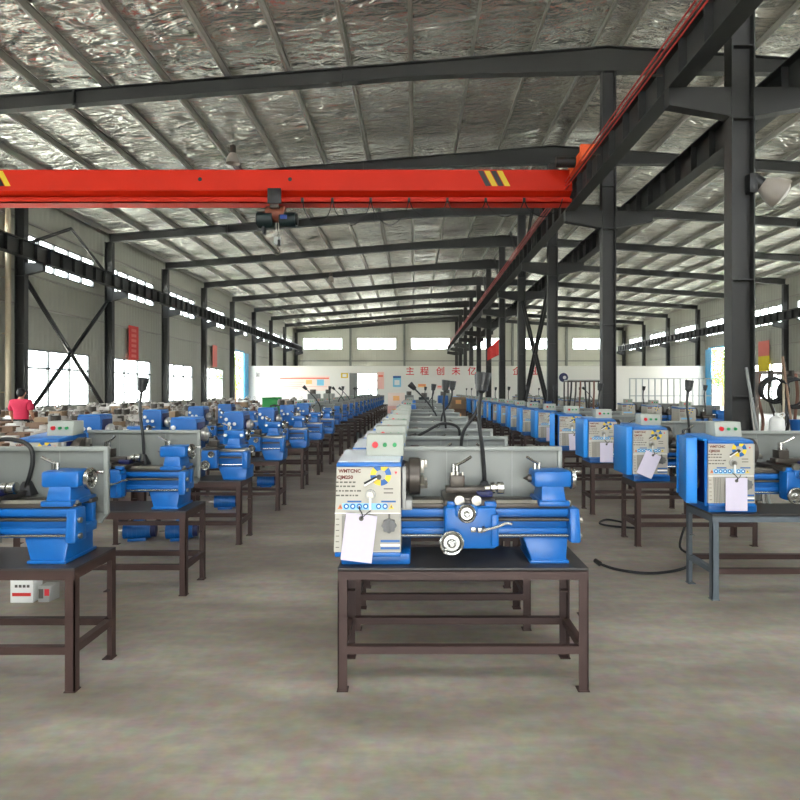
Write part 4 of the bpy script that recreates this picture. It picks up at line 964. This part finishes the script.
b = MB(); b.cyl((0, 0, 0), (0, 0, .03), .10, 'dark_steel', 20).cyl((0, 0, .03), (0, 0, .16), .12, 'dark_steel', 24).cyl((0, 0, .16), (0, 0, .17), .05, 'machined', 14)
for k in range(3): a = R(120*k); b.box(-.02, .08, -.015, .015, .16, .2, 'steel', .002, M=Matrix.Rotation(a, 4, 'Z') @ Matrix.Translation((.03, 0, 0)))
kinds['spare_chuck'] = (b.mesh('spare_chuck'), 0, 'dark steel spare chuck on the parts benches', 'chuck')
for _k, _v in kinds.items():
    _v[0].transform(Matrix.Diagonal((.86, .86, .86, 1))); kinds[_k] = (_v[0], _v[1]*.86, _v[2], _v[3])
kn = list(kinds)
def item(k, x, y, z, rz):
    me, h, lb, cat = kinds[k]
    solo(k, me, (x, y, z), lb, cat, 'loose %ss on the parts benches' % k.replace('_', ' '), (0, 0, rz)); return h
def bench_of_parts(x0, y0):
    put('parts_bench', PB, (x0, y0, 0), 'brown parts bench heaped with castings by the side wall', 'workbench', 'parts benches by the side wall')
    for j, dy in enumerate((.15, .4, .65)):
        if j == 2 and y0 > 21: continue
        for i in range(5):
            if random.random() < .12: continue
            x, y = x0+.28+1.84*i/4, y0+dy
            pxl = 415+600*x/y
            low = y < 14 and pxl < 44
            k = random.choice(['machined_slide', 'wooden_tray'] if low else ['flange', 'angle_bracket', 'wooden_tray', 'iron_casting', 'iron_casting', 'spare_chuck', 'machined_slide', 'cardboard_box', 'machined_slide'])
            h = item(k, x, y, .8, random.choice((0, PI)))
            if not low and h and random.random() < .5: item(random.choice(('flange', 'spare_chuck', 'machined_slide', 'handwheel') if k in ('cardboard_box', 'wooden_tray') else ('flange', 'spare_chuck')), x, y, .8+h, random.uniform(-.2, .2))
for y0, xs_b in ((7.5, (-6.6,)), (9.0, (-7.0, -9.6)), (10.6, (-7.2, -9.8)), (12.4, (-7.4, -10.0)), (16.2, (-7.4, -10.0, -12.6)), (18.4, (-7.6, -10.2, -12.8)), (21.2, (-6.6, -9.2, -11.8)), (24.4, (-6.8, -9.4, -12.0)), (28.2, (-7.4, -10.2, -12.8)), (33.0, (-8.4, -11.4)), (38.0, (-9.4, -12.4))):
    for xb in xs_b: bench_of_parts(xb, y0)
# bigger items at the end of the parts area
b = MB(); b.box(-.25, .25, -.3, .3, .08, 1.32, 'green_cab', .02).box(-.21, .21, -.32, -.3, .2, 1.0, 'green_cab', .01).box(-.26, .26, -.31, .31, 1.32, 1.36, 'green_cab', .01).box(.12, .16, -.345, -.32, .5, .62, 'steel')
for x in (-.19, .19): b.box(x-.05, x+.05, -.25, .25, 0, .08, 'dark_steel')
solo('tool_cabinet', b.mesh('tool_cabinet'), (PX(272, 19.5), 19.5, 0), 'bright green metal tool cabinet behind the blue lathes', 'cabinet')
def black_rack():
    o = []; b = MB()
    for x in (-.6, .56):
        for y in (-.3, .26): b.box(x, x+.04, y, y+.04, 0, 1.15, 'black')
    o.append(('rack_frame', b.mesh('rack_frame')))
    for z in (.3, .75, 1.13): o.append(('shelf', MB().box(-.6, .6, -.3, .3, z, z+.03, 'black').mesh('shelf')))
    return o
rx = PX(293, 17.6)
put('storage_rack', black_rack(), (rx, 17.6, 0), 'black steel rack with tooling behind the blue lathes', 'rack')
for i, (x, k, z) in enumerate(((-.35, 'spare_chuck', 1.16), (0, 'machined_slide', .78), (.35, 'spare_chuck', 1.16), (-.02, 'spare_chuck', 1.16))):
    me, h, lb, cat = kinds[k]; solo(k, me, (rx+x, 17.6, z), ('dark chuck on the black rack, parts bench side', 'bright machined slide on the middle shelf of the black rack', 'dark chuck on the black rack, lathe row side', 'dark chuck in the middle of the black rack top')[i], cat)
def mill(px, y, lb, m):
    b = MB(); b.box(-.3, .3, -.35, .35, 0, .5, m, .02).box(-.22, .22, .0, .34, .5, 1.45, m, .03)
    h = MB(); h.box(-.2, .2, -.38, .05, 1.05, 1.45, m, .03).cyl((0, -.25, 1.45), (0, -.25, 1.62), .12, 'dark_steel', 16).cyl((0, -.25, .92), (0, -.25, 1.05), .05, 'chrome', 14)
    t = MB(); t.box(-.42, .42, -.34, .0, .74, .8, 'steel', .004).box(-.12, .12, -.3, .0, .5, .74, m, .01)
    w = wheel((.42, -.17, .77), (1, 0, 0), .07)
    return put('milling_machine', [('column_base', b.mesh('column_base')), ('milling_head', h.mesh('milling_head')), ('work_table', t.mesh('work_table'), [('handwheel', w.mesh('handwheel'))])], (PX(px, y), y, 0), lb, 'milling machine')
mill(314, 24, 'grey green milling machine before the white partition', 'splash')
mill(329, 27, 'pale grey milling machine before the white partition, beside the grey green one', 'box_grey')

for px, y, sc_, m, lb in ((424, 22.6, .92, 'hoist_green', 'dark green milling machine beyond the end of the middle row'), (443, 24.5, .95, 'd_blue', 'blue milling machine beyond the end of the middle row'), (409, 26.5, .95, 'splash', 'grey milling machine beyond the end of the middle row'), (447, 28.5, 1., 'box_grey', 'pale grey milling machine furthest beyond the end of the middle row')):
    mill(px, y, lb, m).scale = (sc_, sc_, sc_)
for i, (px, y, z, m, lb) in enumerate(((396, 23.0, 0, 'carton', 'brown carton at the bottom of the stack by the middle row end'), (396, 23.0, .5, 'poster_pink', 'pink carton in the middle of the stack by the middle row end'), (396.5, 23.0, 1.0, 'poster_pale', 'pale carton topping the stack by the middle row end'), (458, 25.9, 0, 'wood', 'large wooden crate on the floor by the middle row end'), (458, 25.9, .8, 'carton', 'brown carton standing on the large wooden crate'))):
    h_ = .8 if m == 'wood' else .5
    b = MB().box(-.32, .32, -.25, .25, 0, h_-.003, m, .006).box(-.32, .32, -.03, .03, h_-.003, h_, 'd_white').box(-.12, .12, -.2525, -.25, h_*.4, h_*.75, 'poster_orange')
    solo('shipping_carton', b.mesh('shipping_carton'), (PX(px, y), y, z), lb, 'carton')
# ------------------------------------------------------------------ racks and hoses by the columns
def bar_rack(w, d, h, m='dark_steel'):
    b = MB()
    for x in (0, w):
        for y in (0, d): b.box(x-.02, x+.02, y-.02, y+.02, 0, h, m)
    for y in (0, d): b.box(0, w, y-.02, y+.02, h-.04, h, m).box(0, w, y-.015, y+.015, .3, .33, m)
    for x in (0, w): b.box(x-.015, x+.015, 0, d, h-.04, h, m).box(x-.015, x+.015, 0, d, .3, .33, m)
    return b
rkx = PX(568, 19.3)
put('hanging_rack', [('rack_frame', bar_rack(1.35, .5, 1.9).mesh('rack_frame')), ('shelf', MB().box(0, 1.35, 0, .5, 1.9, 1.93, 'd_grey').mesh('shelf'))], (rkx, 19.3, 0), 'steel rack of hanging dark hoses behind the row before the columns', 'rack')
for i in range(9):
    b = MB(); x = rkx+.1+.145*i; s = random.uniform(-.1, .1)
    b.tube([(x, 19.26, 1.88), (x+s*.3, 19.24, 1.5), (x+s, 19.25, 1.0), (x+s*.4, 19.25, .62)], .028, ('black', 'dark_steel', 'cast_rust')[i % 3], 8, 5).lathe((x+s*.4, 19.25, .62), (0, 0, -1), [(0, .03), (.1, .05), (.1, 0)], 'black', 12)
    solo('hanging_hose', b.mesh('hanging_hose'), (0, 0, 0), 'dark flexible hose hanging from the steel rack', 'hose', 'hoses on the steel rack')
rx2 = PX(757, 10.2)
put('hose_stand', [('rack_frame', bar_rack(1.3, .5, 1.92, 'cast').mesh('rack_frame'))], (rx2, 10.2, 0), 'tall pipe stand hung with coiled hoses beside the nearest middle column', 'stand')
for i, (dx, z, r, m) in enumerate(((.2, 1.5, .2, 'black'), (.55, 1.45, .24, 'rubber'), (.95, 1.5, .2, 'black'), (1.25, 1.3, .26, 'rubber'))):
    b = MB()
    for k in range(3): b.torus((rx2+dx+k*.02, 10.14-.035*k, z-.02*k+.12), (.1*k, 1, .1), r, .018, m, 28, 7)
    b.tube([(rx2+dx+r, 10.12, z+.1), (rx2+dx+r+.03, 10.1, z-.4), (rx2+dx+.05, 10.08, .7)], .018, m, 7, 5); b.box(rx2+dx-.02, rx2+dx+.02, 10.1, 10.2, z+.12+r-.02, 1.93, 'dark_steel')
    solo('coiled_hose', b.mesh('coiled_hose'), (0, 0, 0), 'coiled black hose hanging on the pipe stand, %s from the column' % (ORD[i] if i else 'first'), 'hose')
for i in range(6):
    b = MB(); x = rx2+.12+.21*i; s_ = random.uniform(-.08, .08)
    b.tube([(x, 10.68, 1.9), (x+s_, 10.66, 1.5), (x-s_, 10.67, 1.0), (x+s_*1.5, 10.65, .5)], .026, ('black', 'cast_rust', 'dark_steel')[i % 3], 8, 5).lathe((x+s_*1.5, 10.65, .5), (0, 0, -1), [(0, .03), (.08, .045), (.08, 0)], 'black', 12)
    solo('hanging_hose', b.mesh('hanging_hose'), (0, 0, 0), 'dark hose hanging straight down at the back of the pipe stand', 'hose', 'straight hoses on the pipe stand')
for i, (p, q, m) in enumerate((((PX(770, 8.3), 8.3, .0), (PX(748, 8.45), 8.5, 1.92), 'splash'), ((PX(764, 8.25), 8.25, 0), (PX(752, 8.5), 8.55, 1.6), 'steel'), ((PX(800, 9.7), 9.7, 0), (PX(787, 10.0), 10.12, 2.16), 'wood'), ((PX(783, 9.7), 9.7, 0), (PX(789, 10.0), 10.14, 2.0), 'beige_pipe'))):
    solo('leaning_pole', MB().cyl(p, q, .02, m, 10).mesh('leaning_pole'), (0, 0, 0), ('light grey pole leaning at the nearest middle column', 'dull steel pole leaning at the nearest middle column', 'brown wooden pole leaning on the hose stand', 'beige pole leaning on the hose stand')[i], 'pole')
b = MB(); b.lathe((0, 0, 0), (0, 0, 1), [(0, .10), (.02, .11), (.26, .11), (.31, .08), (.33, .03), (.38, .03), (.38, 0)], 'jug', 22).tube([(.08, 0, .31), (.12, 0, .34), (.10, 0, .38), (.03, 0, .36)], .012, 'jug', 8, 4)
put('small_trolley', [('tray', MB().box(-.3, .5, -.25, .25, .82, .86, 'bench_brown').mesh('tray'))]+[('leg', MB().box(x, x+.04, y, y+.04, 0, .82, 'bench_brown').mesh('leg')) for x in (-.3, .46) for y in (-.25, .21)], (5.75, 9.5, 0), 'brown steel stand holding a white jug beside the nearest middle column', 'stand')
solo('plastic_jug', b.mesh('plastic_jug'), (5.68, 9.42, .86), 'white plastic jug on the brown stand by the nearest middle column', 'jug')
b = MB(); b.lathe((0, 0, 0), (0, 0, 1), [(0, .1), (.26, .13), (.27, .135), (.255, .125), (.02, .09)], 'd_blue', 20)
solo('plastic_bucket', b.mesh('plastic_bucket'), (6.05, 9.45, .86), 'blue plastic bucket beside the white jug on the brown stand', 'bucket')
# bench grinders standing at the far side of the right aisle
gx = PX(538, 20.2)
put('side_table', [('tabletop', MB().box(-.45, .45, -.25, .25, .98, 1.02, 'bench_brown').mesh('tabletop'))]+[('leg', MB().box(x, x+.05, y, y+.05, 0, .98, 'bench_brown').mesh('leg')) for x in (-.45, .4) for y in (-.25, .2)], (gx, 19.6, 0), 'brown table carrying two blue grinders by the crossed braces', 'table')
def grinder():
    b = MB(); b.cyl((-.09, 0, .14), (.09, 0, .14), .075, 'd_blue', 16).box(-.07, .07, -.06, .06, 0, .08, 'd_blue', .008)
    for s in (-1, 1): b.cyl((s*.1, 0, .14), (s*.15, 0, .14), .1, 'navy_and_shaded_blue', 18)
    b.box(-.03, .03, -.03, .03, .21, .27, 'black', .006); return b.mesh('bench_grinder')
gm = grinder()
for s, w in ((-1, 'nearer the middle row'), (1, 'nearer the crossed braces')): solo('bench_grinder', gm, (gx+.22*s, 19.6, 1.02), 'blue bench grinder on the brown table, %s' % w, 'grinder')
# barred storage cage at the far side
b = MB(); cx0, cx1, cy, ch = 13.6, 19.2, 38.0, 2.35
for i in range(15): x = cx0+(cx1-cx0)*i/14; b.box(x-.03, x+.03, cy-.03, cy+.03, 0, ch, 'grid_grey')
for z in (.1, 1.2, ch-.06): b.box(cx0, cx1, cy-.025, cy+.025, z, z+.06, 'grid_grey')
solo('barred_fence', b.mesh('barred_fence'), (0, 0, 0), 'pale grey barred fence far beyond the steel columns', 'fence')

# ------------------------------------------------------------------ the worker in the pink shirt (seen from behind)
def skin_obj(name, pts, edges, rad, m, parent, root=0, sub=2):
    me = bpy.data.meshes.new(name); me.from_pydata(pts, edges, []); o = link(name, me, parent); me.materials.append(MATS[m])
    s = o.modifiers.new('skin', 'SKIN'); s.use_smooth_shade = True
    for i, r in enumerate(rad): me.skin_vertices[0].data[i].radius = (r, r) if not isinstance(r, tuple) else r
    for i in range(len(pts)): me.skin_vertices[0].data[i].use_root = (i == root)
    q = o.modifiers.new('subdivision', 'SUBSURF'); q.levels = sub; q.render_levels = sub
    return o
wx, wy = PX(21, 14.0), 14.0
B = [(0, 0, .88), (0, .01, 1.02), (0, .0, 1.18), (0, -.01, 1.31), (0, .0, 1.385), (0, .015, 1.43), (0, .02, 1.47), (0, .03, 1.53), (0, .02, 1.595),   # spine 0-8
     (-.18, 0, 1.315), (-.235, -.01, 1.06), (-.225, .1, .84), (-.215, .15, .775),                                                               # arm 9-12
     (.18, 0, 1.315), (.24, .0, 1.07), (.20, .16, .93), (.18, .22, .90),                                                                        # arm 13-16
     (-.09, 0, .80), (-.105, .015, .45), (-.11, -.02, .085), (-.12, .10, .035),                                                                   # leg 17-20
     (.09, 0, .80), (.105, .02, .45), (.115, -.01, .085), (.125, .12, .035)]
E = [(i, i+1) for i in range(8)]+[(3, 9), (9, 10), (10, 11), (11, 12), (3, 13), (13, 14), (14, 15), (15, 16), (0, 17), (17, 18), (18, 19), (19, 20), (0, 21), (21, 22), (22, 23), (23, 24)]
RD = [(.15, .1), (.14, .095), (.155, .1), (.16, .095), (.065, .06), (.05, .052), (.062, .072), (.078, .092), (.055, .065), .06, .042, .03, .036, .06, .042, .03, .036, .088, .058, .042, .035, .088, .058, .042, .035]
n0 = len(B)
for hand, base, s in ((12, Vector(B[12]), -1), (16, Vector(B[16]), 1)):
    d = (base-Vector(B[hand-1])).normalized()
    for k in range(5):
        side = Vector((s*(k-1.5)*.02, 0, 0)) if k < 4 else Vector((-s*.035, .01, .0))
        L = (.05, .058, .054, .042, .04)[k]
        p1 = base+d*.03+side; p2 = p1+d*L*.6; p3 = p2+(d+Vector((0, .1, -.4))).normalized()*L*.55
        i = len(B); B += [tuple(p1), tuple(p2), tuple(p3)]; E += [(hand, i), (i, i+1), (i+1, i+2)]; RD += [.012, .009, .0075]
body = skin_obj('person', B, E, RD, 'skin', None)
body.location = (wx, wy, 0)
tag(body, 'person in a pink T-shirt seen from behind among the parts benches', 'person')
S = [(0, 0, .84), (0, .01, 1.0), (0, 0, 1.18), (0, -.01, 1.31), (0, 0, 1.385), (-.19, 0, 1.315), (-.232, -.01, 1.10), (.19, 0, 1.315), (.236, .0, 1.11)]
skin_obj('t_shirt', S, [(0, 1), (1, 2), (2, 3), (3, 4), (3, 5), (5, 6), (3, 7), (7, 8)], [(.185, .125), (.175, .12), (.19, .125), (.195, .12), (.09, .075), .088, .075, .088, .075], 'shirt', body)
T = [(0, 0, .98), (0, 0, .86), (-.095, 0, .78), (-.105, .015, .45), (-.11, -.018, .10), (.095, 0, .78), (.105, .02, .45), (.115, -.008, .10)]
skin_obj('trousers', T, [(0, 1), (1, 2), (2, 3), (3, 4), (1, 5), (5, 6), (6, 7)], [(.165, .12), (.168, .12), .112, .085, .07, .112, .085, .07], 'trousers', body)
h = MB(); h.ball((0, .012, 1.555), .092, .105, .088, 'hair').ball((0, -.03, 1.51), .08, .07, .07, 'hair'); link('hair', h.mesh('hair'), body)
f = MB(); f.ball((0, .128, 1.515), .014, .022, .02, 'skin', 8, 6)
for s in (-1, 1): f.ball((s*.032, .112, 1.535), .013, .01, .008, 'd_white', 8, 6).ball((s*.032, .12, 1.535), .006, .005, .006, 'black', 6, 5).ball((s*.083, .03, 1.525), .012, .022, .032, 'skin', 8, 6)
f.ball((0, .112, 1.478), .024, .008, .006, 'poster_red', 8, 5); link('face', f.mesh('face'), body)
for s in (-1, 1): link('shoe', MB().hexa([(s*.115-.05, -.08, 0), (s*.115+.05, -.08, 0), (s*.125+.05, .17, 0), (s*.125-.05, .17, 0), (s*.115-.045, -.07, .09), (s*.115+.045, -.07, .09), (s*.125+.04, .15, .05), (s*.125-.04, .15, .05)], 'shoe', .02).mesh('shoe'), body)

# ------------------------------------------------------------------ trees outside the gateways
def tree(x, y, h, lb, seed):
    rr = random.Random(seed); b = MB()
    b.tube([(0, 0, 0), (.1, .05, h*.3), (-.05, 0, h*.6), (.05, .05, h*.8)], [.16, .12, .09, .05], 'bark', 8)
    for k in range(5): a = rr.uniform(0, 6.28); b.tube([(0, 0, h*(.3+.08*k)), (math.cos(a)*h*.15, math.sin(a)*h*.15, h*(.42+.08*k)), (math.cos(a)*h*.26, math.sin(a)*h*.26, h*(.5+.08*k))], [.06, .04, .02], 'bark', 6)
    c = MB()
    i1, i2 = c.mi('leaf'), c.mi('leaf2')
    for k in range(2600):
        u = rr.uniform(-1, 1); a = rr.uniform(0, 6.28); r = rr.uniform(.35, 1)**.5; q = math.sqrt(1-u*u)
        ce = Vector((math.cos(a)*q*r*h*.34, math.sin(a)*q*r*h*.34, h*.62+u*r*h*.36)); s = rr.uniform(.08, .17)
        n = Vector((rr.gauss(0, 1), rr.gauss(0, 1), rr.gauss(0, 1)+.6)).normalized(); t = n.orthogonal().normalized(); w = n.cross(t)
        f = c.bm.faces.new([c.bm.verts.new(ce+t*s), c.bm.verts.new(ce+w*s*.5), c.bm.verts.new(ce-t*s), c.bm.verts.new(ce-w*s*.5)]); f.material_index = i1 if rr.random() < .6 else i2
    put('tree', [('trunk', b.mesh('trunk')), ('foliage', c.mesh('foliage'))], (x, y, -.16), lb, 'tree')
tree(XL-4.6, 62, 6.0, 'yellow green tree outside the gateway behind the parts benches', 3)
tree(XR+3.6, 54, 7.0, 'yellow green tree outside the gateway beyond the middle columns', 5)
tree(XR+8.0, 63, 7.0, 'yellow green tree standing further out past the far gateway', 8)

# ------------------------------------------------------------------ daylight
w = bpy.data.worlds.new('sky'); scn.world = w; w.use_nodes = True; nt = w.node_tree
bg = nt.nodes['Background']; bg.inputs['Color'].default_value = (.93, .97, 1.0, 1); bg.inputs['Strength'].default_value = 14.0
sun = bpy.data.lights.new('sun', 'SUN'); sun.energy = 110; sun.angle = R(3); so = bpy.data.objects.new('sun', sun); COL.objects.link(so); so.rotation_euler = (R(-38), 0, 0)
def area(loc, rot, sx, sy, P, portal=False, color=(1, 1, 1)):
    l = bpy.data.lights.new('daylight', 'AREA'); l.shape = 'RECTANGLE'; l.size = sx; l.size_y = sy; l.energy = P; l.color = color
    o = bpy.data.objects.new('daylight', l); COL.objects.link(o); o.location = loc; o.rotation_euler = rot
    if portal: l.cycles.is_portal = True
    return o
HY = (Y0+YB)/2; LY = YB-Y0
area((XL-.02, HY, 6.65), (0, R(-90), 0), 1.3, LY, 0, True)
area((XR+.02, HY, 6.65), (0, R(90), 0), 1.3, LY, 0, True)
area((XL-.02, HY, 2.0), (0, R(-90), 0), 2.3, LY, 0, True)
area((XR+.02, HY, 2.2), (0, R(90), 0), 2.6, LY, 0, True)
area(((XL+XR)/2, YB+.02, 6.95), (R(-90), 0, 0), XR-XL, 1.4, 0, True)
area((.5, Y0+.01, 1.25), (R(90), 0, 0), 3.8, 2.5, 0, True)

vs = scn.view_settings
vs.view_transform = 'Standard'; vs.look = 'None'; vs.exposure = 0.15; vs.gamma = 1.0; vs.use_curve_mapping = False
scn.cycles.max_bounces = 10; scn.cycles.diffuse_bounces = 6; scn.cycles.glossy_bounces = 4; scn.cycles.transparent_max_bounces = 16
scn.cycles.sample_clamp_indirect = 6; scn.cycles.use_denoising = True
